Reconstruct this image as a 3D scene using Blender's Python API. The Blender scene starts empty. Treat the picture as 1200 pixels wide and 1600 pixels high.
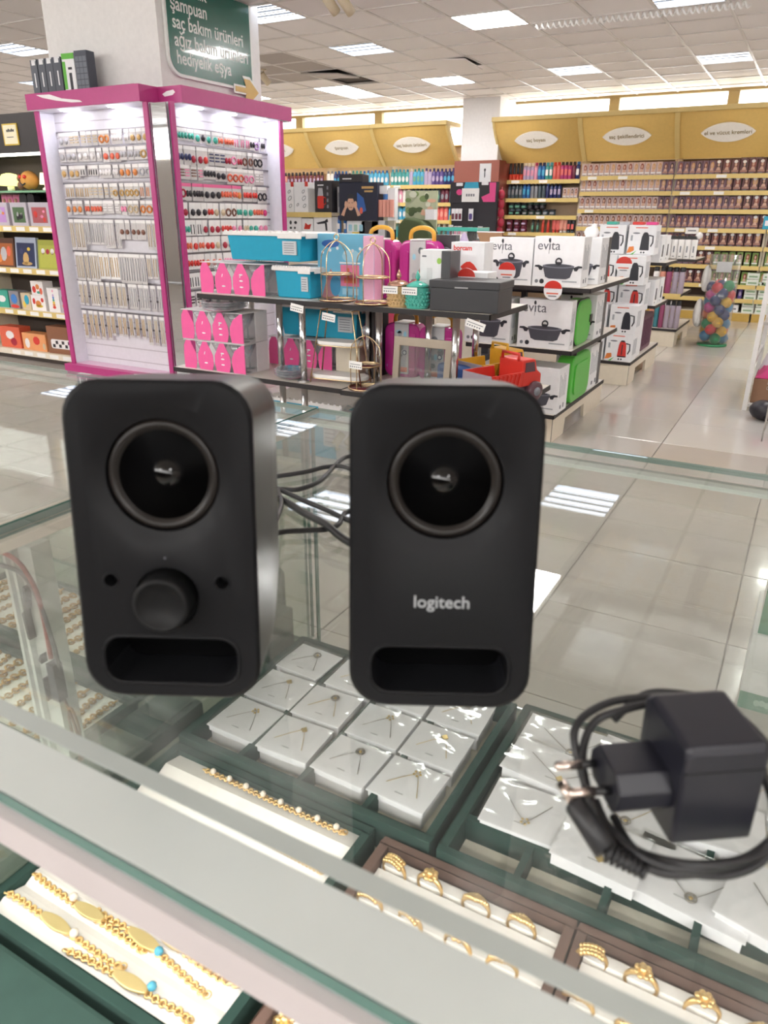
import bpy, bmesh, math, random
from mathutils import Matrix, Vector
rnd = random.Random(7)
S = bpy.context.scene
COL = S.collection
PI = math.pi

# ---------------------------------------------------------------- camera
cam_d = bpy.data.cameras.new('camera')
cam = bpy.data.objects.new('camera', cam_d)
COL.objects.link(cam)
CX, CY, CZ = (0.8737, 0.4865, 0.007), (-0.1877, 0.3238, 0.9273), (0.4488, -0.8115, 0.3742)
cam.matrix_world = Matrix(((CX[0], CY[0], CZ[0], 0), (CX[1], CY[1], CZ[1], 0), (CX[2], CY[2], CZ[2], 1.25), (0, 0, 0, 1)))
cam_d.sensor_fit = 'VERTICAL'
cam_d.sensor_height = 24
cam_d.lens = 24 * 1151 / 1600
cam_d.clip_start = 0.02
cam_d.dof.use_dof = True
cam_d.dof.focus_distance = 1.6
cam_d.dof.aperture_fstop = 9.0
S.camera = cam
# ---------------------------------------------------------------- world, exposure
w = bpy.data.worlds.new('world')
S.world = w
w.use_nodes = True
w.node_tree.nodes['Background'].inputs[0].default_value = (1, 1, 1, 1)
w.node_tree.nodes['Background'].inputs[1].default_value = 1.0
S.view_settings.view_transform = 'Standard'
S.view_settings.look = 'None'
S.view_settings.exposure = 1.55
S.view_settings.gamma = 1
S.view_settings.use_curve_mapping = False
S.cycles.use_denoising = True
S.cycles.transparent_max_bounces = 24
S.cycles.max_bounces = 10
S.cycles.sample_clamp_indirect = 6
S.cycles.caustics_reflective = False
S.cycles.caustics_refractive = False
PANEL_LIGHT = 15.0      # strength of the ceiling light panels
WINDOW_LIGHT = 2.2      # strength of the daylit panes

# ---------------------------------------------------------------- materials
MATS = {}
def lin(c):
    return tuple((x / 12.92 if x <= 0.04045 else ((x + 0.055) / 1.055) ** 2.4) for x in c)
def hexc(h):
    return tuple(int(h[i:i + 2], 16) / 255 for i in (0, 2, 4))
def mat(name, color, rough=0.5, metal=0.0, noise=0.06, scale=30.0, emit=0.0, coat=0.0, alpha=1.0, bump=0.0, spec=0.5):
    if name in MATS: return MATS[name]
    m = bpy.data.materials.new(name)
    m.use_nodes = True
    nt = m.node_tree
    b = nt.nodes['Principled BSDF']
    c = lin(hexc(color))
    b.inputs['Base Color'].default_value = (*c, 1)
    b.inputs['Roughness'].default_value = rough
    b.inputs['Metallic'].default_value = metal
    b.inputs['Coat Weight'].default_value = coat
    b.inputs['Alpha'].default_value = alpha
    b.inputs['Specular IOR Level'].default_value = spec
    if noise or bump:
        tc = nt.nodes.new('ShaderNodeTexCoord')
        n = nt.nodes.new('ShaderNodeTexNoise')
        n.inputs['Scale'].default_value = scale
        nt.links.new(tc.outputs['Object'], n.inputs['Vector'])
        if noise:
            mix = nt.nodes.new('ShaderNodeMix'); mix.data_type = 'RGBA'
            mix.inputs['A'].default_value = (*[x * (1 - noise) for x in c], 1)
            mix.inputs['B'].default_value = (*[min(1, x * (1 + noise)) for x in c], 1)
            nt.links.new(n.outputs['Fac'], mix.inputs['Factor'])
            nt.links.new(mix.outputs['Result'], b.inputs['Base Color'])
        if bump:
            bp = nt.nodes.new('ShaderNodeBump')
            bp.inputs['Strength'].default_value = bump
            bp.inputs['Distance'].default_value = 0.002
            nt.links.new(n.outputs['Fac'], bp.inputs['Height'])
            nt.links.new(bp.outputs['Normal'], b.inputs['Normal'])
    if emit:
        b.inputs['Emission Color'].default_value = (*c, 1)
        b.inputs['Emission Strength'].default_value = emit
    MATS[name] = m
    return m
def glass(name, tint, refl=1.0, rough=0.0, haze=0.0, haze_col='d8dcd8', dusty=False):
    """thin clear pane: see-through with a fresnel reflection and, if asked, a film of haze"""
    if name in MATS: return MATS[name]
    m = bpy.data.materials.new(name); m.use_nodes = True
    nt = m.node_tree; nt.nodes.clear()
    out = nt.nodes.new('ShaderNodeOutputMaterial')
    tr = nt.nodes.new('ShaderNodeBsdfTransparent'); tr.inputs[0].default_value = (*lin(hexc(tint)), 1)
    gl = nt.nodes.new('ShaderNodeBsdfGlossy'); gl.inputs['Roughness'].default_value = rough
    gl.inputs[0].default_value = (1, 1, 1, 1)
    fr = nt.nodes.new('ShaderNodeFresnel')
    k = nt.nodes.new('ShaderNodeMath'); k.operation = 'MULTIPLY'; k.inputs[1].default_value = refl
    mx = nt.nodes.new('ShaderNodeMixShader')
    # the node turns the index over on back faces, so both sides are given what reads as 1.5
    ge = nt.nodes.new('ShaderNodeNewGeometry')
    ior = nt.nodes.new('ShaderNodeMix'); ior.data_type = 'FLOAT'
    ior.inputs['A'].default_value = 1.5; ior.inputs['B'].default_value = 1 / 1.5
    nt.links.new(ge.outputs['Backfacing'], ior.inputs['Factor'])
    nt.links.new(ior.outputs['Result'], fr.inputs['IOR'])
    nt.links.new(fr.outputs[0], k.inputs[0])
    sel = nt.nodes.new('ShaderNodeMath'); sel.operation = 'MINIMUM'
    nt.links.new(k.outputs[0], sel.inputs[0]); sel.inputs[1].default_value = 0.9
    nt.links.new(sel.outputs[0], mx.inputs[0])
    nt.links.new(tr.outputs[0], mx.inputs[1]); nt.links.new(gl.outputs[0], mx.inputs[2])
    last = mx
    if haze:
        df = nt.nodes.new('ShaderNodeBsdfDiffuse'); df.inputs[0].default_value = (*lin(hexc(haze_col)), 1)
        m2 = nt.nodes.new('ShaderNodeMixShader'); m2.inputs[0].default_value = haze
        if dusty:
            tc = nt.nodes.new('ShaderNodeTexCoord'); n = nt.nodes.new('ShaderNodeTexNoise')
            n.inputs['Scale'].default_value = 22; n.inputs['Detail'].default_value = 5
            nt.links.new(tc.outputs['Object'], n.inputs['Vector'])
            mr = nt.nodes.new('ShaderNodeMapRange')
            mr.inputs['From Min'].default_value = 0.48; mr.inputs['From Max'].default_value = 0.75
            mr.inputs['To Min'].default_value = haze * 0.4; mr.inputs['To Max'].default_value = haze * 2.5
            nt.links.new(n.outputs['Fac'], mr.inputs['Value']); nt.links.new(mr.outputs[0], m2.inputs[0])
        nt.links.new(mx.outputs[0], m2.inputs[1]); nt.links.new(df.outputs[0], m2.inputs[2])
        last = m2
    nt.links.new(last.outputs[0], out.inputs[0])
    MATS[name] = m
    return m
def glow(name, color, strength):
    if name in MATS: return MATS[name]
    m = bpy.data.materials.new(name); m.use_nodes = True
    nt = m.node_tree; nt.nodes.clear()
    out = nt.nodes.new('ShaderNodeOutputMaterial'); e = nt.nodes.new('ShaderNodeEmission')
    e.inputs[0].default_value = (*lin(hexc(color)), 1); e.inputs[1].default_value = strength
    nt.links.new(e.outputs[0], out.inputs[0])
    MATS[name] = m
    return m

# ---------------------------------------------------------------- mesh building
class MB:
    def __init__(s): s.v = []; s.f = []; s.mi = []; s.sm = []; s.ms = []
    def _m(s, m):
        if m not in s.ms: s.ms.append(m)
        return s.ms.index(m)
    def add(s, vs, fs, m, smooth=False, M=None):
        o = len(s.v); i = s._m(m)
        s.v += [tuple(M @ Vector(p)) if M else tuple(p) for p in vs]
        for f in fs:
            s.f.append([o + k for k in f]); s.mi.append(i); s.sm.append(smooth)
        return s
    def box(s, x0, x1, y0, y1, z0, z1, m, M=None):
        v = [(x, y, z) for z in (z0, z1) for y in (y0, y1) for x in (x0, x1)]
        return s.add(v, [(0, 2, 3, 1), (4, 5, 7, 6), (0, 1, 5, 4), (2, 6, 7, 3), (0, 4, 6, 2), (1, 3, 7, 5)], m, False, M)
    def prism(s, pts, a, b, m, axis='y', M=None, smooth=False):
        """polygon of 2D points swept from a to b along an axis (x: points are y,z; y: x,z; z: x,y)"""
        n = len(pts)
        q = {'x': lambda p, t: (t, p[0], p[1]), 'y': lambda p, t: (p[0], t, p[1]), 'z': lambda p, t: (p[0], p[1], t)}[axis]
        ar = sum(pts[i][0] * pts[(i + 1) % n][1] - pts[(i + 1) % n][0] * pts[i][1] for i in range(n))
        if (ar > 0) == (axis == 'y'): pts = pts[::-1]
        if a > b: a, b = b, a
        v = [q(p, a) for p in pts] + [q(p, b) for p in pts]
        s.add(v, [list(range(n))[::-1], list(range(n, 2 * n))], m, False, M)
        o = len(s.v) - 2 * n; i = s._m(m)
        for k in range(n):
            s.f.append([o + k, o + (k + 1) % n, o + n + (k + 1) % n, o + n + k]); s.mi.append(i); s.sm.append(smooth)
        return s
    def lathe(s, prof, m, c=(0, 0, 0), n=12, M=None, sx=1, sy=1, smooth=True):
        """(radius, height) profile turned about the vertical through c"""
        v = []; f = []; k = len(prof)
        for j in range(n):
            a = 2 * PI * j / n
            for r, z in prof: v.append((c[0] + r * math.cos(a) * sx, c[1] + r * math.sin(a) * sy, c[2] + z))
        for j in range(n):
            for i in range(k - 1):
                a, b = j * k + i, ((j + 1) % n) * k + i
                f.append((a, b, b + 1, a + 1))
        if prof[0][0] > 1e-6: f.append([j * k for j in range(n)][::-1])
        if prof[-1][0] > 1e-6: f.append([j * k + k - 1 for j in range(n)])
        return s.add(v, f, m, smooth, M)
    def ball(s, c, r, m, n=10, sx=1, sy=1, sz=1, M=None):
        k = max(4, n // 2)
        return s.lathe([(r * math.sin(PI * i / k) + (1e-7 if i in (0, k) else 0), -r * sz * math.cos(PI * i / k)) for i in range(k + 1)], m, c, n, M, sx, sy)
    def tube(s, pts, r, m, n=6, closed=False, M=None):
        P = [Vector(p) for p in pts]; k = len(P); v = []; f = []
        up = Vector((0.13, 0.21, 0.97))
        for i, p in enumerate(P):
            d = (P[(i + 1) % k] - P[i - 1]) if closed else (P[min(i + 1, k - 1)] - P[max(i - 1, 0)])
            d = d.normalized() if d.length else Vector((0, 0, 1))
            if abs(d.dot(up)) > 0.98: u0 = Vector((1, 0, 0))
            else: u0 = up
            a = d.cross(u0).normalized(); b = d.cross(a)
            rr = r[i] if isinstance(r, (list, tuple)) else r
            for j in range(n):
                t = 2 * PI * j / n
                v.append(p + a * rr * math.cos(t) + b * rr * math.sin(t))
        for i in range(k if closed else k - 1):
            for j in range(n):
                q = (i + 1) % k
                f.append((i * n + j, i * n + (j + 1) % n, q * n + (j + 1) % n, q * n + j))
        if not closed: f += [list(range(n)), list(range((k - 1) * n, k * n))[::-1]]
        return s.add(v, f, m, True, M)
    def ring(s, c, R, r, m, ax=(0, 0, 1), N=16, n=6, e=1.0, a0=0):
        z = Vector(ax).normalized(); x = z.orthogonal().normalized(); y = z.cross(x)
        return s.tube([Vector(c) + x * R * math.cos(a0 + 2 * PI * i / N) + y * R * e * math.sin(a0 + 2 * PI * i / N) for i in range(N)], r, m, n, True)
    def cyl(s, a, b, r, m, n=8):
        return s.tube([a, b], r, m, n)
    def build(s, name, parent=None, loc=None, rot=None, bev=0.0, seg=2):
        me = bpy.data.meshes.new(name)
        me.from_pydata(s.v, [], s.f)
        for m in s.ms: me.materials.append(m)
        me.polygons.foreach_set('material_index', s.mi)
        me.polygons.foreach_set('use_smooth', s.sm)
        bm = bmesh.new(); bm.from_mesh(me)
        bmesh.ops.remove_doubles(bm, verts=bm.verts, dist=2e-6)
        bmesh.ops.recalc_face_normals(bm, faces=bm.faces)
        if bev:
            es = [e for e in bm.edges if len(e.link_faces) == 2 and e.calc_face_angle(0) > 0.6]
            bmesh.ops.bevel(bm, geom=es, offset=bev, segments=seg, profile=0.6, affect='EDGES', clamp_overlap=True)
        bm.to_mesh(me); bm.free()
        return link(name, me, parent, loc, rot)
def link(name, me, parent=None, loc=None, rot=None):
    o = bpy.data.objects.new(name, me)
    COL.objects.link(o)
    if parent: o.parent = parent
    if loc: o.location = loc
    if rot: o.rotation_euler = rot
    return o
def rrect(x0, x1, z0, z1, r, n=5):
    p = []
    for cx, cz, a in ((x1 - r, z1 - r, 0), (x0 + r, z1 - r, PI / 2), (x0 + r, z0 + r, PI), (x1 - r, z0 + r, 1.5 * PI)):
        for i in range(n + 1):
            t = a + PI / 2 * i / n
            p.append((cx + r * math.cos(t), cz + r * math.sin(t)))
    return p
def ell(cx, cz, rx, rz, n=14):
    return [(cx + rx * math.cos(2 * PI * i / n), cz + rz * math.sin(2 * PI * i / n)) for i in range(n)]
def smoothpath(pts, k=6, closed=False):
    P = [Vector(p) for p in pts]; n = len(P); out = []
    for i in range(n if closed else n - 1):
        if closed: a, b, c, d = P[i - 1], P[i], P[(i + 1) % n], P[(i + 2) % n]
        else: a, b, c, d = P[max(i - 1, 0)], P[i], P[i + 1], P[min(i + 2, n - 1)]
        for j in range(k):
            t = j / k
            out.append(0.5 * ((2 * b) + (c - a) * t + (2 * a - 5 * b + 4 * c - d) * t * t + (3 * b - a - 3 * c + d) * t ** 3))
    if not closed: out.append(P[-1])
    return out
def thing(name, label, cat, loc=(0, 0, 0), rz=0, group=None):
    o = bpy.data.objects.new(name, None)
    COL.objects.link(o); o.location = loc; o.rotation_euler = (0, 0, rz)
    o.empty_display_size = 0.05
    return tag(o, label, cat, group)
def tag(o, label, cat, group=None):
    o['label'] = label; o['category'] = cat
    if group: o['group'] = group
    return o
def structure(o):
    o['kind'] = 'structure'; return o
ONES = 'zeroth first second third fourth fifth sixth seventh eighth ninth tenth eleventh twelfth thirteenth fourteenth fifteenth sixteenth seventeenth eighteenth nineteenth'.split()
def nth(k):
    if k < 20: return ONES[k]
    t = ['twent', 'thirt', 'fort', 'fift', 'sixt'][k // 10 - 2]
    return t + 'ieth' if k % 10 == 0 else t + 'y-' + ONES[k % 10]
def stuff(o):
    o['kind'] = 'stuff'; return o
def dup(root, loc, rz=None, label=None, group=None, scale=None):
    r = root.copy(); COL.objects.link(r); r.location = loc
    if rz is not None: r.rotation_euler = (0, 0, rz)
    if label: r['label'] = label
    if group: r['group'] = group
    if scale: r.scale = scale
    for c in list(root.children):
        d = c.copy(); COL.objects.link(d); d.parent = r
        for g in list(c.children):
            e = g.copy(); COL.objects.link(e); e.parent = d
    return r
def text(s, size, m, parent=None, loc=(0, 0, 0), face='-y', name='lettering', depth=0.0006, align='LEFT', bold=0.0, sx=1.0):
    """real letters, upright, facing -y or +x"""
    c = bpy.data.curves.new(name, 'FONT'); c.body = s; c.size = size; c.extrude = depth; c.align_x = align; c.offset = bold
    c.resolution_u = 3
    o = bpy.data.objects.new(name, c); COL.objects.link(o)
    dg = bpy.context.evaluated_depsgraph_get()
    me = bpy.data.meshes.new_from_object(o.evaluated_get(dg))
    bpy.data.objects.remove(o)
    me.materials.clear(); me.materials.append(m)
    o = link(name, me, parent, loc)
    o.rotation_euler = (PI / 2, 0, 0 if face == '-y' else (PI / 2 if face == '+x' else 0))
    if face == 'up': o.rotation_euler = (0, 0, 0)
    o.scale = (sx, 1, 1)
    return o

# common materials
WHITE = mat('white_paint', 'e9e6e4', 0.55)
CREAM = mat('cream_laminate', 'e3d8c4', 0.4)
BLACK = mat('black_plastic', '1c1c1e', 0.4)
CHROME = mat('chrome', 'd8d8da', 0.15, 1.0, noise=0)
STEEL = mat('brushed_steel', 'c9c4c0', 0.3, 1.0)
GOLD = mat('gold', 'eccb8c', 0.22, 1.0)
YELLOW = mat('mustard_laminate', 'c2a050', 0.45)
SHELFY = mat('pale_mustard_edge', 'dcc27a', 0.45)
CARD = mat('white_card', 'eeeef0', 0.45)
GREYP = mat('grey_print', '7d7f86', 0.6)
DARKP = mat('dark_print', '2b2c33', 0.5)
SKIN = mat('skin_print', 'dcae94', 0.6)
HAIR = mat('brown_print', '5d3a2c', 0.6)
RED = mat('red_plastic', 'd2372c', 0.35)
PINK = mat('hot_pink_card', 'ef5f9f', 0.45)
MAGENTA = mat('magenta_laminate', 'b93a80', 0.35)
TURQ = mat('turquoise_plastic', '1f9fc0', 0.35)
GREEN = mat('green_plastic', '55b646', 0.4)
ORANGE = mat('orange_print', 'e0813a', 0.5)
CLEAR = glass('clear_plastic', 'f4f6f6', 0.8, 0.06, 0.05)
FILM = glass('clear_film', 'fbfbfb', 1.6, 0.12, 0.03)
TAGM = mat('paper_tag', 'f3f1ee', 0.6)
# ================================================================ SETTING
CEIL = 2.72
floor = structure(MB().box(-13, 6.5, -3, 11.4, -0.05, -0.006, mat('floor_joint', '8b857e', 0.6)).build('floor'))
def floor_mat(name, col):
    return mat(name, col, 0.16, 0, noise=0.05, scale=3.0, coat=0.25)
TW, TD = 0.58, 0.556
tm = {}
for k, c in (('a', 'bab2ab'), ('b', 'b6aea7'), ('c', 'c9c4bf')):
    b = MB(); e = 0.0022; h = 0.003
    x0, x1, y0, y1 = e, TW - e, e, TD - e
    v = [(x0, y0, -0.006), (x1, y0, -0.006), (x1, y1, -0.006), (x0, y1, -0.006), (x0, y0, -0.0015), (x1, y0, -0.0015), (x1, y1, -0.0015), (x0, y1, -0.0015),
         (x0 + .0015, y0 + .0015, 0), (x1 - .0015, y0 + .0015, 0), (x1 - .0015, y1 - .0015, 0), (x0 + .0015, y1 - .0015, 0)]
    f = [(8, 9, 10, 11)] + [(i, (i + 1) % 4, 4 + (i + 1) % 4, 4 + i) for i in range(4)] + [(4 + i, 4 + (i + 1) % 4, 8 + (i + 1) % 4, 8 + i) for i in range(4)]
    b.add(v, f, floor_mat('floor_tile_' + k, c))
    tm[k] = b
proto = {k: b.build('tile', floor, (0, 0, -9)) for k, b in tm.items()}
rest = MB(); n_t = 0
for i in range(-21, 12):
    for j in range(-7, 20):
        x, y = -0.6 + i * TW, 1.724 + (j - 1) * TD
        if y + TD > 11.4 or x + TW > 6.5 or x < -13: continue
        seen = (-2 <= i <= 2 and 0 <= j) or (-9 <= i < -2 and -2 <= j <= 11) 
        k = 'c' if (i >= 0 and j >= 6) else ('a' if (i * 7 + j * 3) % 3 else 'b')
        if seen and n_t < 296:
            o = link('tile', proto[k].data, floor, (x, y, 0)); n_t += 1
        else:
            rest.box(x + .002, x + TW - .002, y + .002, y + TD - .002, -0.006, 0, floor_mat('floor_tile_a', 'bab2ab'))
for o in proto.values(): bpy.data.objects.remove(o)
stuff(rest.build('tile_field', floor))

# ceiling: a grid of recessed tiles, some cells hold lights
ceil = structure(MB().box(-13, 6.5, -3, 11.4, CEIL + 0.03, CEIL + 0.06, mat('ceiling_void', '55504c', 0.9)).build('ceiling'))
CP = 0.503
CT = mat('ceiling_tile', 'f3efed', 0.75, noise=0.02, bump=0.15, scale=120)
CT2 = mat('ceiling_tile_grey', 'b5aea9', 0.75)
GRID = mat('ceiling_grid_metal', 'dcd8d4', 0.35)
def cx(i): return -2.433 + i * CP
def cy(j): return 6.82 + j * 0.5
panels = [(0 - 1, -1), (-4, 4), (2, -7), (5, -1), (5, 4), (-10, 4), (-10, -1), (-10, -7), (-4, -13), (10, -5), (-16, -3), (-16, 3), (2, -19), (-4, -19), (8, -16), (-10, -13), (-7, 4)]  # out-of-view panels near and behind the camera are added for fill and reflections
louvres = [(-4, 0), (-1, 4), (2, 4), (2, -4), (2, -1), (-4, -3), (-10, -3), (-13, 0), (-7, 5), (-7, -8), (-1, -6), (-1, -13), (5, -4)]
holes = [(-6, 3)]
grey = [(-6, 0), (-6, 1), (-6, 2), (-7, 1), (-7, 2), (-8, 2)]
tile_me = MB().box(.012, CP - .012, .012, .488, 0, .012, CT)
t0 = tile_me.build('ceiling_tile', ceil, (0, 0, 9)); t1 = MB().box(.012, CP - .012, .012, .488, 0, .012, CT2).build('ceiling_tile', ceil, (0, 0, 9))
grid = MB(); field = MB(); n_c = 0
for i in range(-21, 18):
    grid.box(cx(i) - .012, cx(i) + .012, -3, 11.3, CEIL - .002, CEIL + .02, GRID)
for j in range(-19, 9):
    grid.box(-13, 6.5, cy(j) - .012, cy(j) + .012, CEIL - .0025, CEIL + .02, GRID)
for i in range(-21, 17):
    for j in range(-19, 9):
        if (i, j) in panels or (i, j) in louvres or (i, j) in holes: continue
        x, y = cx(i), cy(j)
        seen = j >= -4 and -13 <= i <= 5 and y > 3.2 and x > -1.05 * y - 1.2 and x < 0.25 * y - 1
        if seen and n_c < 298:
            n_c += 1
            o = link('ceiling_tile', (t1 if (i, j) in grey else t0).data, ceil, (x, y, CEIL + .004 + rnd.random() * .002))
            if (i, j) == (-6, 2): o.rotation_euler = (0.05, 0.07, 0); o.location.z -= .02
            if (i, j) == (-3, 2): o.rotation_euler = (-0.05, 0.05, 0); o.location.z -= .005
        else: field.box(x + .012, x + CP - .012, y + .012, y + .488, CEIL + .004, CEIL + .016, CT)
bpy.data.objects.remove(t0); bpy.data.objects.remove(t1)
stuff(grid.build('ceiling_grid', ceil)); stuff(field.build('ceiling_tile_field', ceil))
LED = glow('led_panel_glow', 'fffdfa', PANEL_LIGHT)
TUBE = glow('fluorescent_glow', 'e9f1ff', 1.7)
LOUV = mat('louvre_aluminium', 'dfe4ea', 0.18, 0.9)
for q, (i, j) in enumerate(panels):
    near = {(-1, -1): 'large white glowing ceiling panel nearest above the aisle', (-4, 4): 'white glowing ceiling panel next to the pillar at the back', (-7, 4): 'glowing ceiling panel beside the missing ceiling tile, above the canopies'}.get((i, j), 'white glowing ceiling panel out beyond the picture')
    o = thing('ceiling_panel_light', near, 'ceiling light', (cx(i), cy(j), CEIL), 0, None if near[:5] != 'white' or 'pillar' in near else 'panel lights beyond the picture')
    MB().box(.01, CP - .01, .01, .49, .004, .012, WHITE).build('housing', o)
    MB().box(.022, CP - .022, .022, .478, -.003, .004, LED).build('diffuser', o)
lab = {(-4, 0): 'louvred fluorescent ceiling light in the middle of the ceiling above the yellow canopies', (-1, 4): 'louvred ceiling light in front of the back windows, right of the pillar', (2, 4): 'louvred ceiling light at the right in front of the back windows',
       (2, -1): 'louvred ceiling light at the upper right edge beside the spiral cable', (-4, -3): 'louvred fluorescent ceiling light just right of the green sign'}
for i, j in louvres:
    l = lab.get((i, j), 'louvred fluorescent ceiling light beyond the kiosk')
    o = thing('ceiling_louvre_light', l, 'ceiling light', (cx(i), cy(j), CEIL), 0, None if (i, j) in lab else 'louvred lights beyond the kiosk')
    MB().box(.01, CP - .01, .01, .49, .05, .06, WHITE).box(.01, .02, .01, .49, -.002, .05, LOUV).box(CP - .02, CP - .01, .01, .49, -.002, .05, LOUV).box(.02, CP - .02, .01, .02, -.002, .05, LOUV).box(.02, CP - .02, .48, .49, -.002, .05, LOUV).build('housing', o)
    for k in range(4):
        y = .07 + k * .12
        MB().box(.02, CP - .02, y - .042, y + .042, .020, .046, TUBE).build('fluorescent_tube', o)
        MB().prism([(y + .048, .004), (y + .072, .004), (y + .06, .03)], .02, CP - .02, LOUV, 'x').build('louvre', o)

# walls
WALL = mat('wall_paint', 'ddd6d0', 0.6)
wb = MB()
wb.box(-13, 6.5, 11.25, 11.4, 0, 2.2, mat('wall_behind_shelves', 'd6c3b0', 0.6))
structure(wb.build('wall_back'))
structure(MB().box(-13.15, -13, -3, 11.4, 0, CEIL + .05, WALL).build('wall_left'))
structure(MB().box(6.5, 6.65, -3, 11.4, 0, CEIL + .05, WALL).build('wall_right'))
structure(MB().box(-13, 6.5, -3.15, -3, 0, 2.15, WALL).build('wall_front'))
structure(MB().box(-13, 6.5, -3.0, -2.93, 2.66, CEIL + .01, MATS['kiosk_white'] if 'kiosk_white' in MATS else WALL).build('trim_3'))
structure(MB().box(-13, 6.5, 11.10, 11.25, 2.695, CEIL + .01, mat('mustard_trim', '9d8a5c', 0.5)).build('trim_1'))
WIN = glow('daylit_pane', 'fffefc', WINDOW_LIGHT)
edges = [-12.4, -10.6, -9.2, -7.78, -6.30, -4.62, -4.20, -2.72, -1.27, .2, 1.7, 3.2, 4.7, 6.2]
n_w = 0
for a, b_ in zip(edges[:-1], edges[1:]):
    if a == -4.62: continue
    n_w += 1
    o = structure(MB().box(a - .065, a + .065, 11.11, 11.25, 2.2, 2.70, MATS['mustard_trim']).box(a + .045, b_ - .045, 11.14, 11.25, 2.2, 2.215, YELLOW).build('window_%d' % n_w))
    MB().box(a + .045, b_ - .045, 11.19, 11.2, 2.215, 2.70, WIN).build('pane', o)
for k in range(9):  # unseen windows added behind the camera as frontal fill light
    a = -12.4 + 2.1 * k; n_w += 1
    o = structure(MB().box(a - .045, a + .045, -3.1, -2.98, 2.15, 2.66, YELLOW).box(a + .045, a + 2.055, -3.1, -3.0, 2.15, 2.18, YELLOW).build('window_%d' % n_w))
    MB().box(a + .045, a + 2.055, -3.06, -3.05, 2.18, 2.66, glow('front_fill_pane', 'fffefc', 5.0)).build('pane', o)
# pillar by the back wall with a red-brown clad lower half
pil = structure(MB().box(-4.62, -4.08, 10.5, 11.2, 0, CEIL + .02, mat('pillar_white', 'e2e0e1', 0.6)).build('pillar'))
MB().box(-4.70, -4.03, 10.47, 11.15, 0, 1.955, mat('redbrown_panel', '8a4a3c', 0.35)).build('cladding', pil)
# pillar that the pink kiosk wraps
pil2 = structure(MB().box(-5.26, -4.154, 4.32, 5.42, 0, CEIL + .02, mat('kiosk_pillar', 'efedeb', 0.6)).build('pillar'))

# canopies over the back wall shelving
CAN = mat('canopy_mustard', 'e2be70', 0.45)
CANT = mat('canopy_rail', 'd2b878', 0.45)
PEARL = mat('pearl_sign', 'f4f0e8', 0.35)
SPOT = glow('spot_glow', 'fff4dc', 3)
LET = mat('sign_letter_bronze', '8f7a48', 0.5)
def canopy(x0, x1, label, word):
    o = thing('shelf_canopy', label, 'canopy', (x0, 10.28, 0), 0)
    W = x1 - x0
    prof = []
    for k in range(9):
        t = k / 8
        prof.append((.04 + .42 * t ** 1.3, 2.40 - .475 * t))
    back = [(y + .025, z + .012) for y, z in prof[::-1]]
    b = MB()
    for k in range(8):
        (ya, za), (yb, zb) = prof[k], prof[k + 1]
        b.add([(0.004, ya, za), (W - .004, ya, za), (W - .004, yb, zb), (.004, yb, zb), (.004, ya + .02, za + .01), (W - .004, ya + .02, za + .01), (W - .004, yb + .02, zb + .01), (.004, yb + .02, zb + .01)],
              [(0, 1, 2, 3), (7, 6, 5, 4), (0, 3, 7, 4), (1, 5, 6, 2)], CAN, True)
    b.build('curved_panel', o)
    MB().box(0, W, 0, .5, 2.40, 2.455, CANT).build('top_rail', o, bev=.006)
    for e in (0, W - .03):
        MB().prism([(y - .006, z) for y, z in prof] + [(y + .075, z + .012) for y, z in prof[::-1]], e, e + .03, CANT, 'x').build('end_rib', o)
        MB().box(e, e + .03, .5, .9, 1.96, 1.99, CANT).build('wall_arm', o)
    t = .45; yc, zc = .04 + .42 * t ** 1.3, 2.40 - .475 * t
    g = MB(); n = 16; pts = []
    for i in range(n + 1):
        u = -1 + 2 * i / n; pts.append((u * .30, .125 * (1 - u * u) ** .8))
    pts += [(x, -z) for x, z in pts[-2:0:-1]]
    sg = g.prism(pts, -.018, 0, PEARL).build('sign_plate', o, (W / 2 - .01, yc - .012, zc), (.72, 0, 0), bev=.004)
    text(word, .072, LET, sg, (0, -.02, -.02), align='CENTER', bold=.0005, sx=.9)
    for k in range(2):
        MB().lathe([(.018, -.004), (.018, .004), (1e-7, .004)], SPOT, n=10).build('spotlight', o, (W * (.28 + .27 * k), .10, 2.335), (.5, 0, 0))
    return o
for x0, x1, n_, w_ in ((-9.5, -8.33, 'mustard canopy behind the pink kiosk, far end of the shelf wall', 'parfüm'), (-8.33, -7.12, 'mustard canopy partly behind the pink kiosk, its lens sign half hidden', 'deodorant'),
                       (-7.12, -5.97, 'mustard canopy with lens sign second to the left of the white pillar', 'şampuan'), (-5.97, -4.76, 'mustard canopy with lens sign next to the white pillar on its left', 'saç bakım ürünleri'),
                       (-4.105, -2.935, 'mustard canopy with sign saç boyası right of the pillar', 'saç boyası'), (-2.935, -1.765, 'mustard canopy with sign saç şekillendirici in the middle', 'saç şekillendirici'),
                       (-1.765, -.6, 'mustard canopy with sign el ve vücut kremleri', 'el ve vücut kremleri'), (-.6, .57, 'mustard canopy at the right end of the shelf wall', 'makyaj')):
    canopy(x0, x1, n_, w_)
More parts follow.
